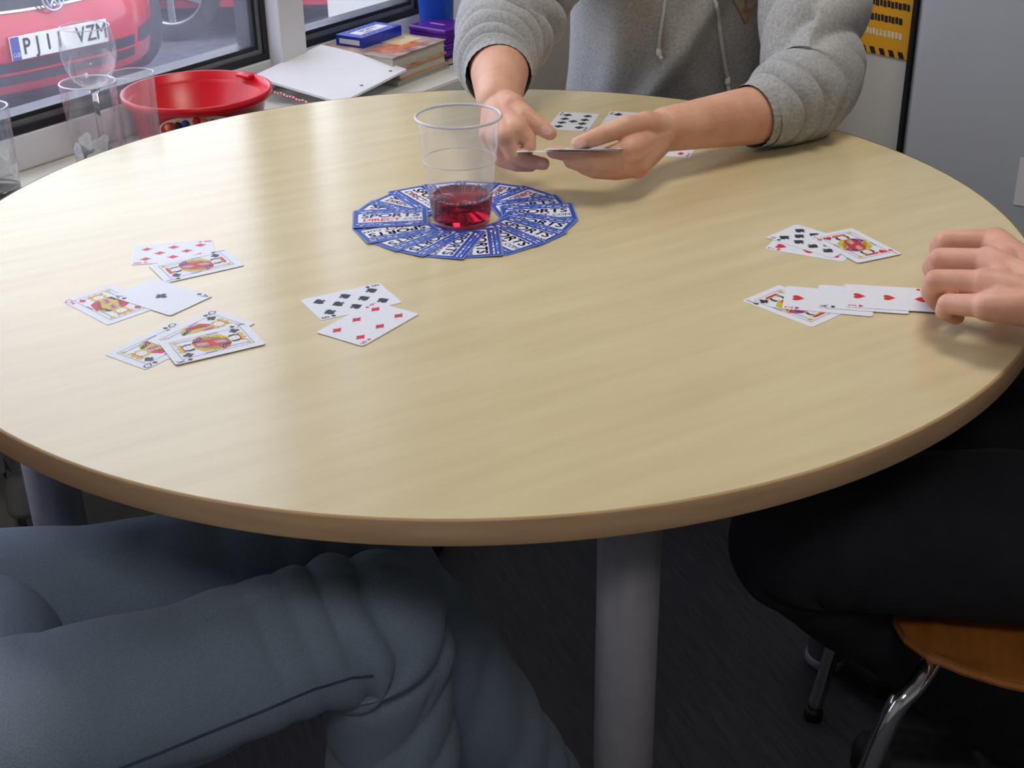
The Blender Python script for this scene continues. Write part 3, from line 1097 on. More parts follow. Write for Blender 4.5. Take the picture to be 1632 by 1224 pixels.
# face-down cards in a ring round the cup: printed blue backs
def back_print():
    p = Print()
    z = PZ
    for k in (0, 1):
        pass
    p.poly([(x, y) for x, y in rounded_rect(0.0545, 0.0834, 0.0025)], 'back_blue', z)
    # white panel along the long side (x' = long axis)
    P = [(-b, a) for a, b in rounded_rect(0.074, 0.0285, 0.002)]
    p.poly(P, 'ink_white', z + 0.00002)
    p.text('SPORTS', 0.0060, 0.0, 0.0172, 'navy_ink', -PI / 2, z + 0.00004, 0.045, 1.14, 0.12)
    p.text('DIRECT', -0.0072, 0.0105, 0.0120, 'ink_red', -PI / 2, z + 0.00004, 0.045, 1.05, 0.12)
    p.text('.COM', -0.0072, -0.0245, 0.0092, 'navy_ink', -PI / 2, z + 0.00004, 0.03, 1.0, 0.12)
    r2 = random.Random(3)
    for xo in (0.0192, 0.0235, -0.0192, -0.0235):
        y = -0.038
        while y < 0.036:
            w = 0.002 + 0.007 * r2.random()
            hh = 0.0006 + 0.0007 * r2.random()
            p.poly([(xo - hh, y), (xo + hh, y), (xo + hh * r2.uniform(.5, 1.2), y + w), (xo - hh * r2.uniform(.5, 1.2), y + w)], 'back_light' if r2.random() < 0.6 else 'ink_white', z + 0.00003)
            y += w + 0.0014 + 0.002 * r2.random()
    return p.build('back_print')


BACK_ME = card_body_mesh('card_face_down', M['back_light'])
BACKP = back_print()
FC = Vector((-0.0515, 1.495, TZ))
NF = 18
for k in range(NF):
    ang = math.radians(183) + 2 * PI * k / NF + rng.uniform(-.06, .06)
    rr = 0.0830 + rng.uniform(-.002, .003)
    skew = rng.uniform(-.14, .14)
    o = link('playing_card', BACK_ME)
    tag(o, 'face-down card with blue printed back in the ring round the cup' if k else 'face-down blue card lying uppermost in the ring, lettering fully showing', 'playing card', 'face-down cards in a ring')
    link('back_print', BACKP, None, o)
    flip = PI if math.sin(ang) < -0.12 or abs(math.cos(ang)) > 0.9 and math.cos(ang) > 0 else 0
    c = FC + Vector((math.cos(ang), math.sin(ang), 0)) * rr
    # long axis (local y) points outward; lean a little so that each card overlaps the next
    tilt = math.radians(1.6 if k else 0.0)
    m = Matrix.Rotation(ang - PI / 2 + skew, 4, 'Z') @ Matrix.Rotation(tilt, 4, 'Y') @ Matrix.Rotation(flip, 4, 'Z')
    o.matrix_world = Matrix.Translation(c + Vector((0, 0, 0.0002 + CS / 2 * math.sin(abs(tilt)) + (0.0019 if k == 0 else 0)))) @ m

# ---------------------------------------------------------------- plastic cup of red squash
CX = Vector((-0.0545, 1.484, TZ + 0.0026))
cupo = empty('plastic_cup', CX)
tag(cupo, 'clear plastic cup of red squash standing inside the ring of cards', 'cup')
CH = 0.121
rc = lambda z: 0.0335 + (0.0458 - 0.0335) * (z / CH)
prof = [(0, 0.001), (0.031, 0.001), (0.0335, 0.003)]
for k in range(1, 12):
    z = CH * k / 12
    prof.append((rc(z) + (0.0006 if z > 0.072 else 0), z))
prof += [(rc(CH), CH)]
lathe('wall', prof, M['cup'], cupo, seg=72)
lathe('rolled_rim', [(rc(CH) + 0.0016 + 0.0017 * math.cos(a), CH + 0.0017 * math.sin(a)) for a in [2 * PI * i / 10 for i in range(10)]], M['cup_rim'], cupo, seg=72, closed=True)
lathe('ridge', [(rc(0.072) + 0.0002 + 0.0005 * math.cos(a), 0.072 + 0.0005 * math.sin(a)) for a in [2 * PI * i / 8 for i in range(8)]], M['cup_rim'], cupo, seg=72, closed=True)
LQ = 0.030
lathe('squash', [(0, 0.0022), (0.0305, 0.0022), (0.0330, 0.004), (rc(LQ) - 0.0006, LQ), (0, LQ)], M['squash'], cupo, seg=72)
bm = bmesh.new()
for k in range(150):
    a = rng.uniform(0, 2 * PI)
    r = rc(LQ) - 0.0016 - abs(rng.gauss(0, .0016))
    s = rng.uniform(.0006, .0012)
    bmesh.ops.create_icosphere(bm, subdivisions=1, radius=s, matrix=Matrix.Translation((r * math.cos(a), r * math.sin(a), LQ + s * 0.2)))
fo = from_bm('bubbles', bm, M['foam'], cupo, True)
fo['kind'] = 'stuff'

# ---------------------------------------------------------------- glasses on the sill
def uvp(x, y, h):
    p = atz(x, y, ZS + h)               # rim centre seen at (x, y) -> foot on the sill
    return Vector((p.x, p.y, ZS))


def tumbler(name, label, loc, h, r0, r1, th=0.0028, base=0.012, band=None):
    t = empty(name, loc)
    tag(t, label, 'glass')
    ro = lambda z: r0 + (r1 - r0) * (z / h)
    lathe('bowl', [(ro(h * k / 10), h * k / 10) for k in range(0, 11)], M['tumbler'], t, seg=56)
    lathe('rim', [(r1 - th * 0.5 + th * 0.5 * math.cos(a), h + th * 0.4 * math.sin(a)) for a in [2 * PI * i / 8 for i in range(8)]], M['cup_rim'], t, seg=56, closed=True)
    lathe('base', [(0, 0), (r0 * 0.9, 0), (r0 - 0.0004, 0.003), (ro(base) - 0.0006, base + 0.002), (r0 * 0.7, base), (0, base)], M['glass'], t, seg=48)
    if band:
        for (a0, z0, s) in band:
            p, f = [], []
            n = 18
            for i in range(n):
                a = 2 * PI * i / n
                rad = s * (1 + 0.25 * math.sin(3 * a + a0))
                z = z0 + rad * math.sin(a)
                q = a0 + rad * math.cos(a) / r1
                p.append(((ro(z) + 0.0004) * math.cos(q), (ro(z) + 0.0004) * math.sin(q), z))
            from_py('frosted_motif', p, [tuple(range(n))], M['frost'], t)
    return t


g1 = tumbler('glass_tumbler', 'clear tumbler with wavy frosted pattern beside the window, furthest from the tub', atz(-4, 312, ZS), 0.128, 0.034, 0.037, band=[(-0.6, 0.07, 0.011), (-1.3, 0.045, 0.013), (-0.2, 0.04, 0.010)])
g2 = tumbler('glass_tumbler', 'clear patterned tumbler in front of the stemmed glass', uvp(139, 131, 0.138), 0.138, 0.0315, 0.0405, band=[(-1.7, 0.062, 0.012), (-1.1, 0.055, 0.014), (-2.2, 0.045, 0.012), (-1.4, 0.035, 0.013)])
g3 = tumbler('highball_glass', 'plain thin highball glass touching the red tub', uvp(208, 117, 0.15), 0.150, 0.0285, 0.0325, 0.0015)
g4 = empty('stemmed_glass', uvp(134, 42, 0.196))
tag(g4, 'empty stemmed goblet with a round bowl behind the tumbler', 'glass')
GH = 0.196
DZ = 0.028
bowl = [(0.0045, 0.072), (0.012, 0.076), (0.027, 0.088), (0.036, 0.105), (0.041, 0.125), (0.0405, 0.145), (0.0365, GH - 0.002), (0.0358, GH), (0.0350, GH - 0.002),
        (0.039, 0.145), (0.0395, 0.125), (0.0345, 0.106), (0.0255, 0.090), (0.011, 0.079), (0, 0.0775)]
lathe('stem', [(0, 0.0), (0.033, 0.0), (0.033, 0.0025), (0.012, 0.006), (0.0045, 0.014), (0.0040, 0.045), (0.0045, 0.066 + DZ), (0.010, 0.076 + DZ), (0, 0.0785 + DZ)], M['glass'], g4, seg=48)
lathe('bowl', [(0.006, 0.0755 + DZ)] + [(r, z + DZ) for r, z in bowl[1:6]] + bowl[6:8], M['tumbler'], g4, seg=56)
lathe('rim', [(0.0358 + 0.0008 * math.cos(a), GH + 0.0008 * math.sin(a)) for a in [2 * PI * i / 8 for i in range(8)]], M['cup_rim'], g4, seg=56, closed=True)

# ---------------------------------------------------------------- red tub
TUBP = atz(313, 141, 0.736)
tub = empty('plastic_tub', (TUBP.x, TUBP.y, ZS))
tag(tub, 'large round red plastic tub with a cream oval label on the sill', 'tub')
h = 0.086
lathe('bucket', [(0, 0), (0.090, 0), (0.093, 0.003), (0.104, h - 0.014), (0.113, h - 0.013), (0.115, h - 0.010), (0.1155, h - 0.001), (0.1135, h), (0.111, h - 0.001), (0.108, h - 0.014), (0.102, h - 0.018), (0.090, 0.005), (0, 0.004)], M['tub'], tub, seg=96)
cam_dir = math.atan2(-TUBP.y, -TUBP.x)
lp, lf = [], []
for i in range(32):
    a = 2 * PI * i / 32
    z = 0.046 + 0.026 * math.sin(a)
    q = cam_dir - 0.05 + 0.62 * math.cos(a)
    r = 0.0935 + 0.011 * z / 0.078 + 0.0006
    lp.append((r * math.cos(q), r * math.sin(q), z))
lb = from_py('label', lp + [(sum(p[0] for p in lp) / 32 * 1.16, sum(p[1] for p in lp) / 32 * 1.16, 0.046)], [(i, (i + 1) % 32, 32) for i in range(32)], M['label'], tub)
for i, (dq, mm) in enumerate(((-.42, 'book_red'), (-.27, 'ink_black'), (-.16, 'ink_blue'), (.0, 'ink_red'), (.1, 'book_red'), (.22, 'ink_blue'), (.33, 'ink_red'))):
    q = cam_dir - 0.05 + dq
    o = lathe('printed_sweet', [(0, -0.0006), (0.006, -0.0006), (0.0065, 0), (0, 0.0006)], M[mm], lb, (0.1055 * math.cos(q), 0.1055 * math.sin(q), 0.064 - 0.012 * abs(dq) * 2), 12)
    o.rotation_euler = (0, PI / 2, q)
box('lid_tab', (0.108 * math.cos(cam_dir + 2.3), 0.108 * math.sin(cam_dir + 2.3), h - 0.003), (0.02, 0.03, 0.006), M['tub'], tub, cam_dir + 2.3, 0.002)
# twisted red and white twine from the tub over the pad
PADZ = 0.666
a, b = atz(428, 143, PADZ + 0.004), atz(492, 164, PADZ + 0.004)
tw = empty('twine', a)
tag(tw, 'thin red and white twisted twine lying on the paper pad', 'twine')
N = 26
pts = [a.lerp(b, i / N) - a + Vector((0, 0, 0.0012 * math.sin(i * 0.9))) for i in range(N + 1)]
for i in range(N):
    v, f = capsule_arrays(pts[i], 0.0017, pts[i + 1], 0.0017, 8, 2)
    from_py('strand', v, f, M['twine_red' if i % 2 else 'twine_white'], tw, True)

# ---------------------------------------------------------------- paper pad, books, boxes, cup
def quad_sheet(name, A, B, D, m, thick, parent=None, nx=16, ny=16, lift=None):
    """thick sheet spanned by corner A and edges to B and D"""
    A, B, D = Vector(A), Vector(B), Vector(D)
    v = []
    for lay in (0, 1):
        for j in range(ny + 1):
            for i in range(nx + 1):
                p = A + (B - A) * (i / nx) + (D - A) * (j / ny)
                p = p + Vector((0, 0, (lift(i / nx, j / ny) if lift else 0) - (thick if lay == 0 else 0)))
                v.append(p)
    n = (nx + 1) * (ny + 1)
    f = []
    for j in range(ny):
        for i in range(nx):
            q = (j * (nx + 1) + i, j * (nx + 1) + i + 1, (j + 1) * (nx + 1) + i + 1, (j + 1) * (nx + 1) + i)
            f.append(tuple(reversed(q)))
            f.append(tuple(k + n for k in q))
    rim = [i for i in range(nx + 1)] + [(j + 1) * (nx + 1) - 1 for j in range(1, ny + 1)] + [ny * (nx + 1) + i for i in range(nx - 1, -1, -1)] + [j * (nx + 1) for j in range(ny - 1, 0, -1)]
    for k in range(len(rim)):
        a_, b_ = rim[k], rim[(k + 1) % len(rim)]
        f.append((a_, b_, b_ + n, a_ + n))
    bm = bmesh.new()
    me = bpy.data.meshes.new(name)
    me.from_pydata([tuple(p) for p in v], [], f)
    bm.from_mesh(me)
    bmesh.ops.recalc_face_normals(bm, faces=bm.faces)
    bm.to_mesh(me)
    bm.free()
    return link(name, me, m, parent)


# corners: right (648,110), far (512,71), near (565,152)
PB = atz(648, 110, 0.682)
PA = atz(512, 71, 0.712)
PD = atz(565, 152, 0.668)
pad = quad_sheet('paper_pad', PB, PA, PB + (PD - PB) * 1.25, M['paper'], 0.004, None, 14, 14, lambda i, j: 0.003 * math.sin(PI * i) * (1 - j))
tag(pad, 'white punched paper pad lying on the sill between the tub and the books', 'paper pad')
_pv, _pf = mesh_arrays(pad.data)
_pb = BVHTree.FromPolygons([Vector(p) for p in _pv], _pf)
for (px, py) in ((576, 136), (622, 113)):
    l, n_, _i, _d = _pb.ray_cast(Vector(CAM.tolist()), Vector(ray(px, py).tolist()).normalized())
    if l is not None:
        lathe('punch_hole', [(0, 0), (0.0030, 0), (0.0030, 0.0005), (0, 0.0005)], M['ink_black'], pad, l, 12)
# leaning sheet by the mullion
A = atz(484, 76, ZS + 0.02); B = atz(526, 75, ZS + 0.02)
sh = quad_sheet('loose_sheet', A, B, A + Vector((0, 0, 0.005)), M['paper'], 0.0006, None, 10, 6, lambda i, j: j * (0.01 + 0.034 * i ** 0.7))
tag(sh, 'curled loose sheet of white paper standing against the window', 'paper')


def oriented_box(name, corner_near, dir1, l1, dir2, l2, z0, z1, m, parent=None, bevel=0.001, seg=2):
    c = corner_near + dir1 * (l1 / 2) + dir2 * (l2 / 2)
    bm = bmesh.new()
    rot = Matrix(((dir1.x, dir2.x, 0), (dir1.y, dir2.y, 0), (0, 0, 1)))
    if rot.determinant() < 0:
        dir1, dir2, l1, l2 = dir2, dir1, l2, l1
        rot = Matrix(((dir1.x, dir2.x, 0), (dir1.y, dir2.y, 0), (0, 0, 1)))
    add_box(bm, 0, 0, 0, l1, l2, z1 - z0, None, bevel, seg)
    o = from_bm(name, bm, m, parent)
    o.location = (c.x, c.y, (z0 + z1) / 2)
    o.rotation_euler = (0, 0, math.atan2(dir1.y, dir1.x))
    return o


def book(label, near, d1, l1, d2, l2, z0, z1, cover, cat='book', prints=None):
    r = empty('book', (near.x, near.y, z0))
    tag(r, label, cat)
    n0 = Vector((0, 0, 0))
    oriented_box('page_block', n0 + d1 * 0.003 + d2 * 0.003, d1, l1 - 0.006, d2, l2 - 0.006, 0.0014, z1 - z0 - 0.0014, M['pages'], r, 0.0005)
    oriented_box('back_cover', n0, d1, l1, d2, l2, 0, 0.0014, M[cover], r, 0.0003)
    oriented_box('front_cover', n0, d1, l1, d2, l2, z1 - z0 - 0.0014, z1 - z0, M[cover], r, 0.0003)
    oriented_box('spine', n0 + d2 * (l2 - 0.0016), d1, l1, d2, 0.0016, 0, z1 - z0, M[cover], r, 0.0003)
    for (a, b, la, lb_, mm) in (prints or ()):
        oriented_box('cover_print', n0 + d1 * a + d2 * b, d1, la, d2, lb_, z1 - z0, z1 - z0 + 0.0003 + 0.0002 * (mm == 'book_gold'), M[mm], r, 0.0001)
    return r


# stack at the right end of the sill (heights above the sill)
zb = ZS
bn = atz(626, 93, ZS + 0.052)
bl_, br_ = atz(549, 66, ZS + 0.052), atz(711, 62.5, ZS + 0.052)
d1 = (br_ - bn).normalized()
d2 = Vector((-d1.y, d1.x, 0))
nb = bn + d1 * -0.0
book('grey magazine lowest in the pile of books on the sill', nb + d1 * 0.005 - d2 * 0.006, d1, 0.160, d2, 0.15, zb, zb + 0.010, 'cover_grey')
book('orange-covered paperback under the thick paperback on the sill', nb + d1 * 0.015 - d2 * 0.003, d1, 0.145, d2, 0.155, zb + 0.010, zb + 0.028, 'book_orange')
book('thick paperback with a red and gold cover picture under the blue card box', nb, d1, (br_ - bn).length, d2, 0.165, zb + 0.028, zb + 0.052, 'book_cover',
     prints=[(0.03, 0.02, 0.09, 0.05, 'book_red'), (0.085, 0.045, 0.065, 0.055, 'book_gold')])
# blue card box
cn, cl_, crr = atz(578, 61, ZS + 0.071), atz(548, 51.5, ZS + 0.071), atz(643.5, 39, ZS + 0.071)
e1 = (crr - cn).normalized()
e2 = Vector((-e1.y, e1.x, 0))
bxo = empty('card_box', (cn.x, cn.y, zb + 0.0524))
tag(bxo, 'glossy blue playing card box with white lettering on top of the books', 'card box')
oriented_box('carton', Vector((0, 0, 0)), e1, 0.118, e2, 0.062, 0, 0.019, M['box_blue'], bxo, 0.0008)
pp = Print()
pp.poly(rounded_rect(0.085, 0.026, 0.002), 'ink_white', 0.0)
pp.text('SPORTS', 0, 0.004, 0.013, 'navy_ink', 0, 0.00005, 0.04, 1.1, 0.1)
pp.text('DIRECT', -0.01, -0.0075, 0.0085, 'ink_red', 0, 0.00005, 0.04, 1.0, 0.1)
for k in range(14):
    pp.poly([(x + -0.048 + k * 0.0074, y + (0.02 if k % 2 else -0.021)) for x, y in rounded_rect(0.005, 0.0022, 0.0005)], 'back_light', 0.0)
o = link('box_lettering', pp.build('box_lettering'), None, bxo)
cc = e1 * 0.059 + e2 * 0.031
o.location = (cc.x, cc.y, 0.0192)
o.rotation_euler = (0, 0, math.atan2(e1.y, e1.x))
oriented_box('end_panel', e2 * 0.008 - e1 * 0.0004, e1, 0.0008, e2, 0.046, 0.004, 0.013, M['ink_white'], bxo, 0.0001)
# two purple boxes on a navy book
pn, pl_, prr = atz(709.7, 48.5, ZS + 0.066), atz(648, 42.6, ZS + 0.066), atz(742, 39, ZS + 0.066)
f1 = (prr - pn).normalized()
f2 = Vector((-f1.y, f1.x, 0))
book('navy hardback under the purple boxes on the sill', pn - f2 * 0.004 + f1 * 0.001, f1, 0.10, f2, 0.10, zb, zb + 0.014, 'book_blue')
for (z0, z1, lab) in ((0.0142, 0.039, 'glossy purple box lying on the navy hardback'), (0.0395, 0.066, 'glossy purple box stacked on top of the other purple box')):
    r = empty('purple_box', (pn.x, pn.y, zb + z0))
    tag(r, lab, 'box')
    oriented_box('base', Vector((0, 0, 0)), f1, 0.080, f2, 0.090, 0, (z1 - z0) * 0.6, M['purple'], r, 0.003, 3)
    oriented_box('lid', -f1 * 0.0012 - f2 * 0.0012, f1, 0.0824, f2, 0.0924, (z1 - z0) * 0.55, z1 - z0, M['purple'], r, 0.004, 3)
    if z1 > 0.05:
        oriented_box('lid_mark', f1 * 0.03 + f2 * 0.03, f1, 0.006, f2, 0.035, z1 - z0, z1 - z0 + 0.0003, M['ink_mauve'], r, 0.0001)
bc = atz(672, 62, ZS)
bc = uvz(2.12, -1.648, ZS)
cup2 = empty('blue_beaker', bc)
tag(cup2, 'tall blue plastic beaker standing behind the purple boxes', 'beaker')
lathe('beaker_wall', [(0, 0), (0.029, 0), (0.030, 0.003), (0.037, 0.15), (0.0385, 0.152), (0.037, 0.153), (0.035, 0.15), (0.028, 0.006), (0, 0.005)], M['blue_plastic'], cup2, seg=48)
lathe('rim_band', [(0.0372, 0.14), (0.0385, 0.141), (0.0385, 0.149), (0.0372, 0.15)], M['blue_plastic'], cup2, seg=48)

# ---------------------------------------------------------------- chairs
def make_chair(label, center, fwd):
    rz = math.atan2(fwd.y, fwd.x) - PI / 2
    r = empty('plywood_chair', (center.x, center.y, 0), rz)
    tag(r, label, 'chair', None)
    # moulded seat: rounded square with rolled front, three ply layers at its edge
    n, v, f = 40, [], []
    for lay in range(4):
        z = 0.438 + lay * 0.004
        grow = (0.0, 0.0015, 0.0, 0.0)[lay]
        for i in range(n):
            a = 2 * PI * i / n
            c, s = math.cos(a), math.sin(a)
            k = (abs(c) ** 3.4 + abs(s) ** 3.4) ** (-1 / 3.4)
            x, y = (0.205 + grow) * k * c, (0.205 + grow) * k * s
            v.append((x, y, z - 0.018 * max(0, (y - 0.12) / 0.085) ** 2))
    for lay in range(3):
        for i in range(n):
            j = (i + 1) % n
            f.append((lay * n + i, lay * n + j, (lay + 1) * n + j, (lay + 1) * n + i))
    f.append(tuple(reversed(range(n))))
    f.append(tuple(range(3 * n, 4 * n)))
    from_py('seat', v, f, M['chair_wood'], r)
    for sx in (-1, 1):
        tube('leg', [(sx * 0.02, 0.13, 0.428), (sx * 0.12, 0.15, 0.428), (sx * 0.185, 0.175, 0.420), (sx * 0.212, 0.20, 0.385), (sx * 0.228, 0.235, 0.20), (sx * 0.24, 0.262, 0.012)], 0.0105, M['chrome'], r, 14, 48)
        tube('leg', [(sx * 0.02, -0.12, 0.428), (sx * 0.12, -0.14, 0.428), (sx * 0.185, -0.165, 0.420), (sx * 0.212, -0.19, 0.385), (sx * 0.228, -0.225, 0.20), (sx * 0.24, -0.255, 0.012)], 0.0105, M['chrome'], r, 14, 48)
        for y in (0.262, -0.255):
            lathe('foot_cap', [(0, 0), (0.013, 0), (0.0135, 0.012), (0.011, 0.02), (0, 0.02)], M['plastic_black'], r, (sx * 0.24, y, 0), 16)
    n, v, f = 14, [], []
    for lay in (0, 1):
        for j in range(n):
            for i in range(n):
                x = -0.19 + 0.38 * i / (n - 1)
                z = 0.50 + 0.36 * j / (n - 1)
                wq = 1.0 - 0.25 * (1 - min(1, j / 4)) - 0.12 * max(0, (j - 10) / 3) ** 2
                v.append((x * wq, -0.215 - 0.05 * j / (n - 1) - 0.03 * (1 - (x / 0.19) ** 2) + lay * 0.011, z))
    m = n * n
    for j in range(n - 1):
        for i in range(n - 1):
            q = (j * n + i, j * n + i + 1, (j + 1) * n + i + 1, (j + 1) * n + i)
            f.append(q)
            f.append(tuple(reversed([k + m for k in q])))
    rim = [i for i in range(n)] + [(j + 1) * n - 1 for j in range(1, n)] + [(n - 1) * n + i for i in range(n - 2, -1, -1)] + [j * n for j in range(n - 2, 0, -1)]
    for k in range(len(rim)):
        a, b = rim[k], rim[(k + 1) % len(rim)]
        f.append((b, a, a + m, b + m))
    from_py('backrest', v, f, M['chair_wood'], r, True)
    for sx in (-1, 1):
        tube('back_support', [(sx * 0.10, -0.12, 0.428), (sx * 0.10, -0.20, 0.432), (sx * 0.10, -0.238, 0.50), (sx * 0.10, -0.262, 0.66)], 0.009, M['chrome'], r, 12, 30)
    return r


FWD_R = Vector((-0.97, 0.25, 0)).normalized()
FWD_L = Vector((0.985, 0.17, 0)).normalized()
FWD_B = Vector((-0.03, -1, 0)).normalized()
make_chair('plywood chair with chrome legs under the person in dark trousers', Vector((0.605, 1.185, 0)), FWD_R)
make_chair('plywood chair with chrome legs under the person in blue jeans', Vector((-0.68, 1.0, 0)), FWD_L).scale = (1, 1, 0.88)
make_chair('plywood chair with chrome legs under the person in the grey hoodie', Vector((0.37, 2.36, 0)), FWD_B)


# ---------------------------------------------------------------- people
def V(*a): return Vector(a)


def hand_caps(J):
    """capsules for a hand from a dict of joint chains: wrist, thumb, index, middle, ring, pinky (points with radii)"""
    caps = []
    w, wr = J['wrist']
    for fn in ('index', 'middle', 'ring', 'pinky'):
        ch = J[fn]
        caps.append((w, wr * 0.74, ch[0][0], ch[0][1] * 1.18))
        for a, b in zip(ch, ch[1:]):
            caps.append((a[0], a[1], b[0], b[1]))
    names = ['index', 'middle', 'ring', 'pinky']
    for a, b in zip(names, names[1:]):
        pa, pb = J[a][0], J[b][0]
        m = lambda p, t: p[0].lerp(w, t)
        for t in (0.22, 0.5):
            caps.append((m(pa, t), pa[1] * 1.15, m(pb, t), pb[1] * 1.15))
    ch = J['thumb']
    caps.append((w, wr * 0.7, ch[0][0], ch[0][1] * 1.15))
    i0 = J['index'][0][0]
    caps.append((ch[0][0], ch[0][1] * 1.0, i0.lerp(w, 0.45), 0.011))
    caps.append((ch[1][0].lerp(ch[0][0], 0.45), ch[1][1] * 0.85, i0.lerp(w, 0.28), 0.009))
    for a, b in zip(ch, ch[1:]):
        caps.append((a[0], a[1], b[0], b[1]))
    return caps


def P(x, y, z, r): return (atz(x, y, z), r)


def head_caps(neck, head, F):
    """skull, jaw, nose, ears, brows"""
    U = V(0, 0, 1)
    Rv = F.cross(U)
    c = []
    c.append((head - F * 0.025 + U * 0.03, 0.078, head + F * 0.02 + U * 0.025, 0.074))
    c.append((head + F * 0.03 - U * 0.01, 0.062, head + F * 0.045 - U * 0.075, 0.036))
    for s in (-1, 1):
        c.append((head + Rv * s * 0.045 - U * 0.03, 0.03, head + F * 0.045 + Rv * s * 0.012 - U * 0.08, 0.028))
        c.append((head + Rv * s * 0.077 - U * 0.02, 0.008, head + Rv * s * 0.085 + U * 0.022 - F * 0.008, 0.011))
        c.append((head + F * 0.083 + Rv * s * 0.012 + U * 0.028, 0.010, head + F * 0.078 + Rv * s * 0.042 + U * 0.028, 0.009))
    c.append((head + F * 0.088 + U * 0.015, 0.008, head + F * 0.108 - U * 0.022, 0.012))
    c.append((neck, 0.055, head - F * 0.01 - U * 0.06, 0.052))
    return c


def face_parts(head, F, root, hair):
    U = V(0, 0, 1)
    Rv = F.cross(U)
    for s in (-1, 1):
        me = organic_mesh([(head + F * 0.080 + Rv * s * 0.030 + U * 0.006, 0.011, head + F * 0.081 + Rv * s * 0.032 + U * 0.006, 0.011)], 0.002, 2)
        ey = link('eye', me, M['eye'], root)
        me = organic_mesh([(head + F * 0.0895 + Rv * s * 0.031 + U * 0.006, 0.0045, head + F * 0.0897 + Rv * s * 0.031 + U * 0.006, 0.0045)], 0.001, 1)
        link('iris', me, M['hair'], ey)
    me = organic_mesh([(head + F * 0.090 + Rv * -0.02 - U * 0.055, 0.006, head + F * 0.094 - U * 0.055, 0.008), (head + F * 0.094 - U * 0.055, 0.008, head + F * 0.090 + Rv * 0.02 - U * 0.055, 0.006)], 0.002, 2)
    link('mouth', me, M['lip'], root)
    caps = [(head - F * 0.03 + U * 0.045, 0.083, head + F * 0.01 + U * 0.055, 0.076), (head - F * 0.05 - U * 0.0, 0.066, head - F * 0.045 - U * 0.05, 0.045)]
    for s in (-1, 1):
        caps.append((head + Rv * s * 0.045 + U * 0.045, 0.045, head + Rv * s * 0.052 - F * 0.01 + U * 0.01, 0.036))
    me = organic_mesh(caps, 0.004, 3)
    link('hair', me, hair, root)


def core_caps(hips, knees, ankles, toes, chest, neck, shs, els, wrs, arm_to=(1.0, 1.0)):
    c = [(hips[0], 0.085, hips[1], 0.085)]
    pm = (hips[0] + hips[1]) / 2
    c.append((pm, 0.10, chest, 0.105))
    c.append((chest, 0.10, neck, 0.055))
    for i in (0, 1):
        c.append((chest.lerp(shs[i], 0.3), 0.068, shs[i], 0.038))
        c.append((shs[i], 0.038, els[i], 0.033))
        e = els[i].lerp(wrs[i], arm_to[i])
        c.append((els[i], 0.035, e, 0.035 + (0.022 - 0.035) * arm_to[i]))
        c.append((hips[i], 0.070, knees[i], 0.046))
        c.append((knees[i], 0.045, ankles[i], 0.032))
        c.append((ankles[i], 0.030, V(ankles[i].x, ankles[i].y, 0.045), 0.026))
    return c


def join_mesh(name, meshes, m):
    v, f = merge_arrays(*[mesh_arrays(me) for me in meshes])
    o = from_py(name, v, f, m, None, True)
    return o


def relaxed_hand(w, d, palm, rootless=True, thumb_side=None):
    """simple resting hand hanging from wrist w, pointing along d"""
    d = d.normalized()
    side = thumb_side.normalized()
    J = {'wrist': (w, 0.026)}
    for k, (fn, off, L) in enumerate((('index', 0.030, 0.088), ('middle', 0.010, 0.096), ('ring', -0.010, 0.090), ('pinky', -0.028, 0.070))):
        m0 = w + d * 0.085 + side * off
        q = palm * 0.02
        J[fn] = [(m0, 0.0105), (m0 + d * L * 0.45 + q * 0.4, 0.0092), (m0 + d * L * 0.75 + q * 1.1, 0.0085), (m0 + d * L * 0.95 + q * 1.9, 0.0078)]
    J['thumb'] = [(w + d * 0.03 + side * 0.03, 0.014), (w + d * 0.065 + side * 0.05 + palm * 0.01, 0.0115), (w + d * 0.095 + side * 0.056 + palm * 0.02, 0.0095)]
    return J


def shoe(ankle, toe, root, m):
    d = (toe - ankle); d.z = 0; d.normalize()
    side = V(-d.y, d.x, 0)
    a = V(ankle.x, ankle.y, 0)
    cs = [(a - d * 0.03 + V(0, 0, 0.040), 0.036, a + V(0, 0, 0.052), 0.040), (a - d * 0.035 + V(0, 0, 0.030), 0.028, a + d * 0.17 + V(0, 0, 0.028), 0.026)]
    for s in (-1, 1):
        cs.append((a + side * s * 0.012 + V(0, 0, 0.03), 0.028, a + d * 0.14 + side * s * 0.022 + V(0, 0, 0.028), 0.026))
    me = organic_mesh(cs, 0.005, 4)
    me2 = organic_mesh([(V(ankle.x, ankle.y, ankle.z + 0.05), 0.041, V(ankle.x, ankle.y, 0.055), 0.038)], 0.006, 3)
    link('sock', me2, M['navy'], root)
    o = link('shoe', me, m, root)
    bm = bmesh.new()
    n = 28
    ring = []
    for i in range(n):
        t = 2 * PI * i / n
        x, y = math.cos(t), math.sin(t)
        w_ = 0.042 + 0.008 * (x > 0) * x
        p = a + d * (0.065 + 0.13 * x) + side * (w_ * y)
        ring.append((bm.verts.new((p.x, p.y, 0.0)), bm.verts.new((p.x, p.y, 0.016))))
    for i in range(n):
        j = (i + 1) % n
        bm.faces.new((ring[i][0], ring[j][0], ring[j][1], ring[i][1]))
    bm.faces.new([r[0] for r in reversed(ring)])
    bm.faces.new([r[1] for r in ring])
    from_bm('sole', bm, M['plastic_black'], o)


def ray_on(bvh, x, y):
    d = Vector(ray(x, y).tolist()).normalized()
    loc, nor, idx, dist = bvh.ray_cast(Vector(CAM.tolist()), d)
    if nor is not None and nor.dot(d) > 0: nor = -nor
    return loc, nor




def bvh_of(*objs):
    v, f = merge_arrays(*[mesh_arrays(o.data) for o in objs])
    return BVHTree.FromPolygons([Vector(p) for p in v], f)


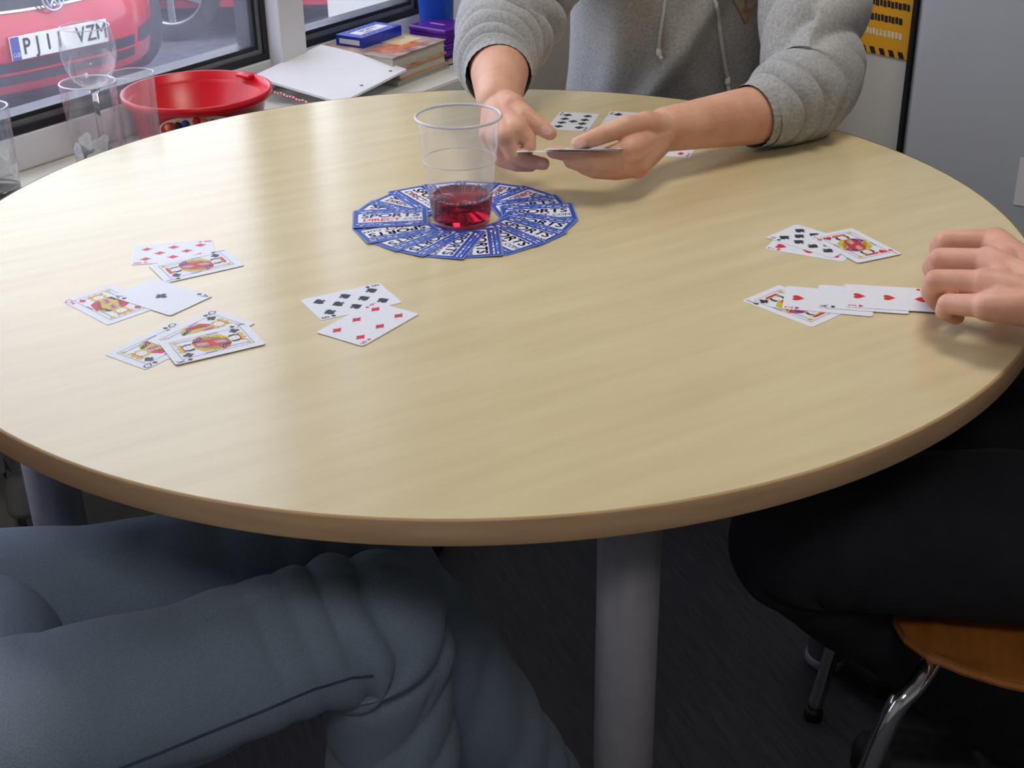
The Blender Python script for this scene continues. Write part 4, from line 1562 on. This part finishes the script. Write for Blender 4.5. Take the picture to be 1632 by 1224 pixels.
def nail(bvh, x, y, along, s, root):
    loc, nor = ray_on(bvh, x, y)
    if loc is None: return
    a = (along - nor * along.dot(nor)).normalized()
    b = nor.cross(a)
    vs, fs, n = [], [], 16
    for k in range(n):
        t = 2 * PI * k / n
        c_, s_ = math.cos(t), math.sin(t)
        kk = (abs(c_) ** 2.6 + abs(s_) ** 2.6) ** (-1 / 2.6)
        p = loc + a * (s * 1.1 * kk * c_) + b * (s * 0.85 * kk * s_) - nor * (0.0012 * s_ * s_)
        vs.append(p + nor * 0.0003)
    vs.append(loc + nor * 0.0011)
    from_py('fingernail', vs, [(i, (i + 1) % n, n) for i in range(n)], M['nail'], root, True)


# ======== person in the grey hoodie, dealing
HB = {'wrist': (atz(1062, 206, 0.798), 0.029),
      'thumb': [P(1030, 200, .816, .0150), P(997, 201, .823, .0125), P(957, 216, .816, .0108), P(921, 230, .808, .0088)],
      'index': [P(1003, 238, .800, .0125), P(955, 253, .789, .0100), P(910, 247, .790, .0090), P(881, 242, .792, .0078)],
      'middle': [P(1004, 252, .790, .0125), P(958, 265, .780, .0102), P(930, 263, .780, .0092), P(909, 258, .783, .0080)],
      'ring': [P(1008, 262, .782, .0118), P(968, 273, .773, .0098), P(948, 273, .773, .0090), P(930, 268, .776, .0078)],
      'pinky': [P(1016, 268, .776, .0108), P(985, 276, .769, .0086), P(968, 276, .770, .0078), P(955, 272, .772, .0070)]}
HC_ = {'wrist': (atz(795, 163, 0.822), 0.029),
       'thumb': [P(818, 172, .826, .0150), P(838, 186, .822, .0128), P(857, 200, .814, .0108), P(876, 212, .806, .0090)],
       'index': [P(822, 207, .812, .0122), P(842, 222, .800, .0096), P(843, 234, .792, .0086), P(838, 243, .785, .0076)],
       'middle': [P(806, 217, .806, .0124), P(818, 245, .786, .0102), P(842, 257, .778, .0092), P(866, 261, .776, .0078)],
       'ring': [P(792, 220, .800, .0118), P(800, 250, .778, .0098), P(822, 262, .770, .0090), P(846, 264, .768, .0078)],
       'pinky': [P(779, 216, .796, .0106), P(785, 244, .776, .0086), P(799, 257, .768, .0078), P(817, 263, .766, .0070)]}
elB, elC = V(0.410, 1.795, 0.780), V(-0.008, 1.93, 0.848)
hips = [V(0.37, 2.36, 0.54), V(0.19, 2.36, 0.54)]
chest, neck, head = V(0.275, 2.17, 0.95), V(0.275, 2.13, 1.17), V(0.275, 2.09, 1.33)
shs = [V(0.44, 2.12, 1.09), V(0.11, 2.14, 1.09)]
core = core_caps(hips, [V(0.38, 2.19, 0.52), V(0.17, 2.19, 0.52)], [V(0.39, 2.22, 0.10), V(0.16, 2.22, 0.10)], [V(0.39, 2.08, 0.05), V(0.16, 2.08, 0.05)],
                 chest, neck, shs, [elB, elC], [HB['wrist'][0], HC_['wrist'][0]], (0.3, 0.3))
mcore = organic_mesh(core + head_caps(neck, head, FWD_B), 0.006, 4)
ma = organic_mesh(hand_caps(HB) + [(elB, 0.038, elB.lerp(HB['wrist'][0], 0.45), 0.0375), (elB.lerp(HB['wrist'][0], 0.45), 0.0375, HB['wrist'][0], 0.0275)], 0.0014, 9)
mb = organic_mesh(hand_caps(HC_) + [(elC, 0.042, elC.lerp(HC_['wrist'][0], 0.5), 0.0405), (elC.lerp(HC_['wrist'][0], 0.5), 0.0405, HC_['wrist'][0], 0.0275)], 0.0014, 9)
pb = join_mesh('person', [mcore, ma, mb], M['skin'])
tag(pb, 'person in a grey hoodie with sleeves pushed up dealing cards across the table', 'person')
bvh = bvh_of(pb)
nail(bvh, 925, 228, HB['thumb'][3][0] - HB['thumb'][2][0], 0.0062, pb)
nail(bvh, 871, 207, HC_['thumb'][3][0] - HC_['thumb'][2][0], 0.0062, pb)
nail(bvh, 864, 259, HC_['middle'][3][0] - HC_['middle'][2][0], 0.0045, pb)
face_parts(head, FWD_B, pb, M['hair'])


def ridge(x, w): return math.exp(-(x / w) ** 2)


def torso_disp(s, th, p):
    # broad drape folds falling from the shoulders (th measured from the wearer's side round the front)
    d = 0.004 * fnoise(p, 9)
    x = p[0] - 0.275
    d += 0.017 * ridge(x - 0.02 - (p[2] - 0.85) * 0.55, 0.016)
    d += 0.015 * ridge(x - 0.125 - (p[2] - 0.85) * 0.28, 0.014)
    d += 0.013 * ridge(x + 0.09 - (p[2] - 0.85) * 0.15, 0.025)
    d += 0.006 * ridge(x + 0.02 + (p[2] - 0.80) * 0.5, 0.02)
    return d


tor = loft_arrays([(0.275, 2.33, 0.44), (0.275, 2.27, 0.60), (0.275, 2.225, 0.76), (0.275, 2.18, 0.93), (0.275, 2.14, 1.07), (0.275, 2.13, 1.15), (0.275, 2.125, 1.19)],
                  [(0.19, 0.15), (0.185, 0.15), (0.172, 0.15), (0.182, 0.14), (0.205, 0.115), (0.12, 0.09), (0.075, 0.075)], up=(0, -1, 0), rings=110, seg=110, disp=torso_disp)


def sleeve_disp(kind):
    def fn(s, th, p):
        d = 0.0035 * fnoise(p, 14)
        ph = math.cos(th - (0.6 if kind == 'B' else 2.2))
        # gathered rings of cloth pushed up the forearm
        g = ridge(s - 0.74, 0.20)
        warp = 0.075 * fnoise((p[0], p[1], p[2] + 3), 8) + 0.02 * fnoise((p[0], p[1], p[2] + 9), 20) + 0.045 * ph
        u = (s + warp) * (11.0 if kind == 'C' else 9.0)
        saw = u - math.floor(u)
        fold = (math.sin(PI * saw) ** 0.6) - 0.5
        d += (0.016 if kind == 'C' else 0.017) * (0.75 + 0.9 * fnoise((p[0], p[1] + 5, p[2]), 9)) * g * fold * (1.0 if s < 0.9 else max(0, (1 - s) / 0.1))
        # long diagonal folds on the upper arm
        u2 = s * 5.0 + th * 0.55 + 0.8 * fnoise(p, 7)
        d += 0.020 * ridge(s - 0.36, 0.2) * (abs(math.sin(PI * u2)) ** 0.7 - 0.5)
        return d
    return fn


sB = loft_arrays([(0.410, 2.13, 1.11), (0.436, 2.05, 1.02), (0.431, 1.96, 0.925), (0.420, 1.875, 0.850), (0.404, 1.812, 0.803), (0.374, 1.774, 0.797), (0.346, 1.748, 0.791), (0.322, 1.730, 0.7875)],
                 [(0.06, 0.06), (0.062, 0.064), (0.062, 0.066), (0.061, 0.067), (0.060, 0.061), (0.056, 0.055), (0.047, 0.047), (0.043, 0.044)], up=(1, 0, 0.2), rings=170, seg=84, disp=sleeve_disp('B'), cap=False)
sC = loft_arrays([(0.14, 2.15, 1.11), (0.105, 2.10, 1.02), (0.060, 2.04, 0.935), (0.015, 1.98, 0.875), (-0.008, 1.915, 0.848), (-0.012, 1.865, 0.838), (-0.012, 1.825, 0.832), (-0.011, 1.800, 0.829)],
                 [(0.07, 0.07), (0.070, 0.072), (0.070, 0.072), (0.067, 0.068), (0.066, 0.062), (0.060, 0.055), (0.050, 0.048), (0.046, 0.044)], up=(-1, 0, 0.2), rings=170, seg=84, disp=sleeve_disp('C'), cap=False)
v, f = merge_arrays(tor, sB, sC)
hd = from_py('hoodie', v, f, M['hoodie'], pb, True)
# ribbed cuffs
for (pts, r0) in (((V(0.346, 1.748, 0.789), V(0.312, 1.722, 0.7875)), 0.0425), ((V(-0.012, 1.832, 0.833), V(-0.011, 1.786, 0.829)), 0.0450)):
    def cd(s, th, p): return 0.0003 * math.sin(th * 30) - 0.0015 * ridge(s - 0.12, 0.04)
    v, f = loft_arrays([pts[0], pts[0].lerp(pts[1], .33), pts[0].lerp(pts[1], .66), pts[1]], [(r0 * 0.99, r0 * 0.99), (r0 * 1.03, r0 * 1.03), (r0, r0), (r0 * 0.965, r0 * 0.965)], up=(0.2, 0, 1), rings=20, seg=130, disp=cd, cap=False)
    from_py('cuff', v, f, M['hoodie'], pb, True)
# hood lying behind the neck
me = organic_mesh([(V(0.16, 2.20, 1.17), 0.045, V(0.275, 2.25, 1.20), 0.055), (V(0.275, 2.25, 1.20), 0.055, V(0.39, 2.20, 1.17), 0.045), (V(0.16, 2.20, 1.17), 0.04, V(0.22, 2.05, 1.13), 0.025), (V(0.39, 2.20, 1.17), 0.04, V(0.33, 2.05, 1.13), 0.025)], 0.007, 4)
link('hood', me, M['hoodie'], pb)
hb = bvh_of(hd)


def on_cloth(pxs, off):
    out = []
    dense = []
    for a, b in zip(pxs, pxs[1:]):
        n = max(2, int(math.hypot(b[0] - a[0], b[1] - a[1]) / 4))
        dense += [(a[0] + (b[0] - a[0]) * k / n, a[1] + (b[1] - a[1]) * k / n) for k in range(n)]
    for (x, y) in dense + [pxs[-1]]:
        l, n_ = ray_on(hb, x, y)
        if l is not None: out.append(l + n_ * off)
    return out


def drawstring(pxs, tip):
    p = on_cloth(pxs, 0.0035)
    if len(p) < 3: return
    top = p[0] + V(0, 0.01, 0.14)
    d = tube('drawstring', [top] + p, 0.0028, M['cord'], pb, 10, 160)
    e = p[-1]
    me = organic_mesh([(e, 0.0042, e + V(0, -0.001, -0.006), 0.0046), (e + V(0, -0.001, -0.006), 0.003, e + V(0.003, -0.002, -tip), 0.0035)], 0.001, 2)
    link('drawstring_knot', me, M['cord'], d)


drawstring([(1060, -30), (1059, 0), (1056, 30), (1053, 60), (1052, 78)], 0.012)
drawstring([(1136, -30), (1140, 5), (1145, 40), (1150, 80), (1155, 112), (1158, 124)], 0.022)
em = on_cloth([(1165, -14), (1170, 4), (1178, 18), (1187, 37), (1196, 20), (1206, 4), (1213, -14)], 0.0012)
if len(em) > 3:
    ed = tube('chest_emblem', em, 0.0013, mat('gold_thread', srgb(176, 124, 52), srgb(156, 106, 44), 300, 0.6), pb, 8, 140)
    for pxs in ([(1187, -8), (1188, 4), (1189, 14)], [(1183, 15), (1189, 16), (1194, 15)], [(1181, -6), (1186, -4), (1194, -7)]):
        q = on_cloth(pxs, 0.001)
        if len(q) > 2: tube('emblem_letter', q, 0.0018, bpy.data.materials['gold_thread'], ed, 8, 16)
# dark trousers and shoes of the dealer
tr = []
for i, s in enumerate((1, -1)):
    tr.append(loft_arrays([hips[i] + V(0, 0.03, 0), hips[i] + V(0.0, -0.05, 0.0), V(0.275 + s * 0.105, 2.20, 0.53), V(0.275 + s * 0.108, 2.16, 0.47), V(0.275 + s * 0.11, 2.19, 0.30), V(0.275 + s * 0.115, 2.22, 0.10)],
                          [(0.09, 0.08), (0.088, 0.08), (0.078, 0.075), (0.075, 0.075), (0.065, 0.07), (0.058, 0.062)], up=(1, 0, 0.1), rings=50, seg=32))
    shoe(V(0.275 + s * 0.115, 2.22, 0.1), V(0.275 + s * 0.115, 2.08, 0.05), pb, M['shoe'])
v, f = merge_arrays(*tr)
from_py('trousers', v, f, M['navy'], pb, True)

# cards held by the dealer
def held_card(px, py, z, yaw, tilt, roll, label, rank, suit):
    o = face_card(rank, suit, label)
    c = atz(px, py, z)
    # long axis across the view, short axis rising towards the players' side
    m = Matrix.Rotation(yaw, 4, 'Z') @ Matrix.Rotation(roll, 4, 'Y') @ Matrix.Rotation(tilt, 4, 'X') @ Matrix.Rotation(PI / 2, 4, 'Z')
    o.matrix_world = Matrix.Translation(c) @ m
    return o


held_card(934, 237, 0.8005, math.radians(-6), math.radians(-15.5), math.radians(-1.5), 'playing card held edge-on between thumb and fingers of the dealing hand', '7', 'c')
held_card(930, 238, 0.8000, math.radians(-9), math.radians(-15.2), math.radians(-1.2), 'playing card just below the other card in the dealing hand', '9', 'd')
held_card(883, 241, 0.7965, math.radians(-4), math.radians(-15.8), math.radians(-0.5), 'playing card being slid off toward the pinching fingers', '4', 'c')

# ======== person on the right in dark trousers, hand on the cards
HR = {'wrist': (atz(1700, 492, 0.795), 0.030),
      'thumb': [P(1645, 440, .780, .0145), P(1600, 425, .768, .0120), P(1560, 425, .758, .0105), P(1528, 432, .752, .0090)],
      'index': [P(1585, 386, .800, .0128), P(1508, 383, .797, .0108), P(1496, 394, .775, .0098), P(1497, 400, .755, .0086)],
      'middle': [P(1575, 418, .804, .0130), P(1498, 413, .799, .0110), P(1486, 427, .776, .0100), P(1490, 440, .754, .0088)],
      'ring': [P(1570, 452, .800, .0126), P(1492, 447, .795, .0106), P(1484, 465, .774, .0098), P(1494, 482, .754, .0086)],
      'pinky': [P(1572, 488, .790, .0114), P(1510, 484, .782, .0092), P(1505, 496, .764, .0086), P(1524, 505, .753, .0078)]}
elR = V(0.80, 1.02, 0.86)
hips = [V(0.74, 1.07, 0.55), V(0.79, 1.28, 0.55)]
knees = [V(0.280, 1.165, 0.525), V(0.345, 1.38, 0.53)]
anks = [V(0.63, 1.34, 0.12), V(0.66, 1.52, 0.12)]
toes = [V(0.52, 1.37, 0.04), V(0.55, 1.55, 0.04)]
chest, neck, head = V(0.82, 1.20, 0.97), V(0.82, 1.20, 1.18), V(0.79, 1.21, 1.34)
sideR = V(FWD_R.y, -FWD_R.x, 0)     # to the wearer's right
shs = [chest - sideR * 0.17 + V(0, 0, 0.13), chest + sideR * 0.17 + V(0, 0, 0.13)]
el2, wr2 = chest + sideR * 0.23 + V(0.04, 0, -0.16), chest + sideR * 0.18 + FWD_R * 0.20 + V(0, 0, -0.30)
wr = HR['wrist'][0]
mcore = organic_mesh(core_caps(hips, knees, anks, toes, chest, neck, shs, [elR, el2], [wr, wr2], (0.4, 1.0)) + head_caps(neck, head, FWD_R), 0.006, 4)
ma = organic_mesh(hand_caps(HR) + [(elR, 0.042, elR.lerp(wr, 0.4), 0.038), (elR.lerp(wr, 0.4), 0.038, wr, 0.028)], 0.0014, 9)
mb2 = organic_mesh(hand_caps(relaxed_hand(wr2, FWD_R * 0.8 + V(0, 0, -0.2), V(0, 0, -1), thumb_side=-sideR)), 0.0022, 4)
pr_ = join_mesh('person', [mcore, ma, mb2], M['skin2'])
tag(pr_, 'person in dark trousers resting fingers on the three of hearts', 'person')
face_parts(head, FWD_R, pr_, M['hair'])
bvh = bvh_of(pr_)


def cloth_leg(hip, knee, ankle, r0, r1, r2, seed, disp_amp=1.0, up=(0, 0, 1), rings=150, seg=80, rk=None):
    hip, knee, ankle = Vector(hip), Vector(knee), Vector(ankle)
    d1 = (knee - hip).normalized()
    d2 = (ankle - knee).normalized()
    pts = [hip - d1 * 0.06, hip, hip.lerp(knee, 0.33), hip.lerp(knee, 0.66), knee - d1 * 0.075, knee - d1 * 0.012 + d2 * 0.012, knee + d2 * 0.085, knee.lerp(ankle, 0.5), ankle - d2 * 0.02, ankle + d2 * 0.045]
    rk = rk or r1
    rads = [(r0, r0 * 0.95), (r0, r0), (r0 * 0.5 + r1 * 0.5, r0 * 0.5 + r1 * 0.5), (r1 * 1.04, r1 * 1.06), (r1, r1 * 1.02), (rk, rk), (r1 * 0.92, r1 * 0.95), (r2 * 1.08, r2 * 1.1), (r2, r2), (r2, r2)]

    def fn(s, th, p):
        q = (p[0] + seed, p[1], p[2])
        d = 0.006 * fnoise(q, 7) + 0.0025 * fnoise(q, 22)
        # drawn folds at the groin, behind the knee and down the shin
        warp = 0.05 * fnoise(q, 6) + 0.03 * math.cos(th + seed)
        u = (s + warp) * 16
        w = 0.5 * ridge(s - 0.06, 0.11) + 0.75 * ridge(s - 0.56, 0.08) + 0.45 * ridge(s - 0.86, 0.13) + 0.12
        d += disp_amp * 0.011 * w * (abs(math.sin(PI * u)) ** 0.8 - 0.5)
        # long tension folds
        u2 = th * 1.1 + s * 5.5 + 1.1 * fnoise(q, 5)
        d += disp_amp * 0.004 * (abs(math.sin(u2)) ** 0.6 - 0.4)
        return d
    return loft_arrays(pts, rads, up=up, rings=rings, seg=seg, disp=fn)


legs = [cloth_leg(hips[i], knees[i], anks[i], 0.092, 0.078, 0.062, 3.1 + i, 0.8, up=(0, 1, 0.1)) for i in (0, 1)]
pelv = organic_mesh([(hips[0], 0.10, hips[1], 0.10), ((hips[0] + hips[1]) / 2, 0.12, (hips[0] + hips[1]) / 2 + V(0.05, 0, 0.10), 0.13)], 0.008, 4)
v, f = merge_arrays(*legs, mesh_arrays(pelv))
from_py('trousers', v, f, M['navy'], pr_, True)
for i in (0, 1): shoe(anks[i], toes[i], pr_, M['shoe'])


def shirt(root, m, hips, chest, neck, shs, els, ends, name='jumper'):
    caps = [((hips[0] + hips[1]) / 2 + V(0, 0, 0.03), 0.135, chest, 0.128)]
    for i in (0, 1):
        caps.append((hips[i] + V(0, 0, 0.05), 0.10, chest.lerp(shs[i], 0.4), 0.10))
        caps.append((chest, 0.12, shs[i], 0.068))
        caps.append((shs[i], 0.068, els[i], 0.055))
        caps.append((els[i], 0.055, ends[i], 0.046))
    caps.append((chest, 0.10, neck - V(0, 0, 0.03), 0.066))
    me = organic_mesh(caps, 0.008, 5)
    link(name, me, m, root)


shirt(pr_, M['dark_shirt'], hips, chest, neck, shs, [elR, el2], [elR.lerp(wr, 0.40), el2.lerp(wr2, 0.85)])

# ======== person on the left in blue jeans
hips = [V(-0.535, 0.835, 0.500), V(-0.62, 1.085, 0.472)]
knees = [V(-0.130, 1.060, 0.505), V(-0.16, 1.19, 0.485)]
anks = [V(-0.125, 1.075, 0.10), V(0.01, 1.26, 0.10)]
toes = [V(0.0, 1.09, 0.04), V(0.13, 1.29, 0.04)]
chest, neck, head = V(-0.74, 1.0, 0.97), V(-0.74, 1.0, 1.18), V(-0.71, 1.005, 1.34)
sideL = V(FWD_L.y, -FWD_L.x, 0)
shs = [chest - sideL * 0.17 + V(0, 0, 0.13), chest + sideL * 0.17 + V(0, 0, 0.13)]
els = [chest - sideL * 0.24 + V(-0.06, 0, -0.15), chest + sideL * 0.24 + V(-0.06, 0, -0.15)]
wrs = [chest - sideL * 0.22 + V(-0.05, 0, -0.36), chest + sideL * 0.22 + V(-0.05, 0, -0.36)]
mcore = organic_mesh(core_caps(hips, knees, anks, toes, chest, neck, shs, els, wrs, (1.0, 1.0)) + head_caps(neck, head, FWD_L), 0.006, 4)
h1 = organic_mesh(hand_caps(relaxed_hand(wrs[0], FWD_L * 0.4 + V(0, 0, -0.6), V(0, 0, -1), thumb_side=sideL)), 0.0022, 4)
h2 = organic_mesh(hand_caps(relaxed_hand(wrs[1], FWD_L * 0.4 + V(0, 0, -0.6), V(0, 0, -1), thumb_side=-sideL)), 0.0022, 4)
pl2 = join_mesh('person', [mcore, h1, h2], M['skin'])
tag(pl2, 'person in faded blue jeans sitting with knees under the table', 'person')
face_parts(head, FWD_L, pl2, M['hair'])
legs = [cloth_leg(hips[0], knees[0], anks[0], 0.090, 0.066, 0.057, 0.4, 1.7, up=(0, 1, 0.1), rings=240, seg=110, rk=0.070),
        cloth_leg(hips[1], knees[1], anks[1], 0.086, 0.068, 0.060, 5.2, 1.4, up=(0, 1, 0.1))]
pelv = organic_mesh([(hips[0], 0.10, hips[1], 0.10), (hips[0].lerp(knees[0], 0.2), 0.070, hips[1].lerp(knees[1], 0.24), 0.068), ((hips[0] + hips[1]) / 2, 0.12, (hips[0] + hips[1]) / 2 + V(-0.08, 0, 0.10), 0.13)], 0.008, 4)
v, f = merge_arrays(*legs, mesh_arrays(pelv))
jn = from_py('jeans', v, f, M['denim'], pl2, True)
jb = bvh_of(jn)
for pxs in ([(150, 1240), (240, 1205), (330, 1168), (420, 1132), (500, 1098), (560, 1080), (600, 1076)],):
    q = []
    dense = []
    for a, b in zip(pxs, pxs[1:]):
        dense += [(a[0] + (b[0] - a[0]) * k / 8, a[1] + (b[1] - a[1]) * k / 8) for k in range(8)]
    for (x, y) in dense:
        l, n_ = ray_on(jb, x, y)
        if l is not None: q.append(l + n_ * 0.0006)
    if len(q) > 3: tube('seam', q, 0.0011, M['denim_seam'], jn, 8, 160)
for i in (0, 1): shoe(anks[i], toes[i], pl2, M['shoe'])
shirt(pl2, M['dark_shirt'], [hp - FWD_L * 0.06 for hp in hips], chest, neck, shs, els, [els[i].lerp(wrs[i], 0.9) for i in (0, 1)])
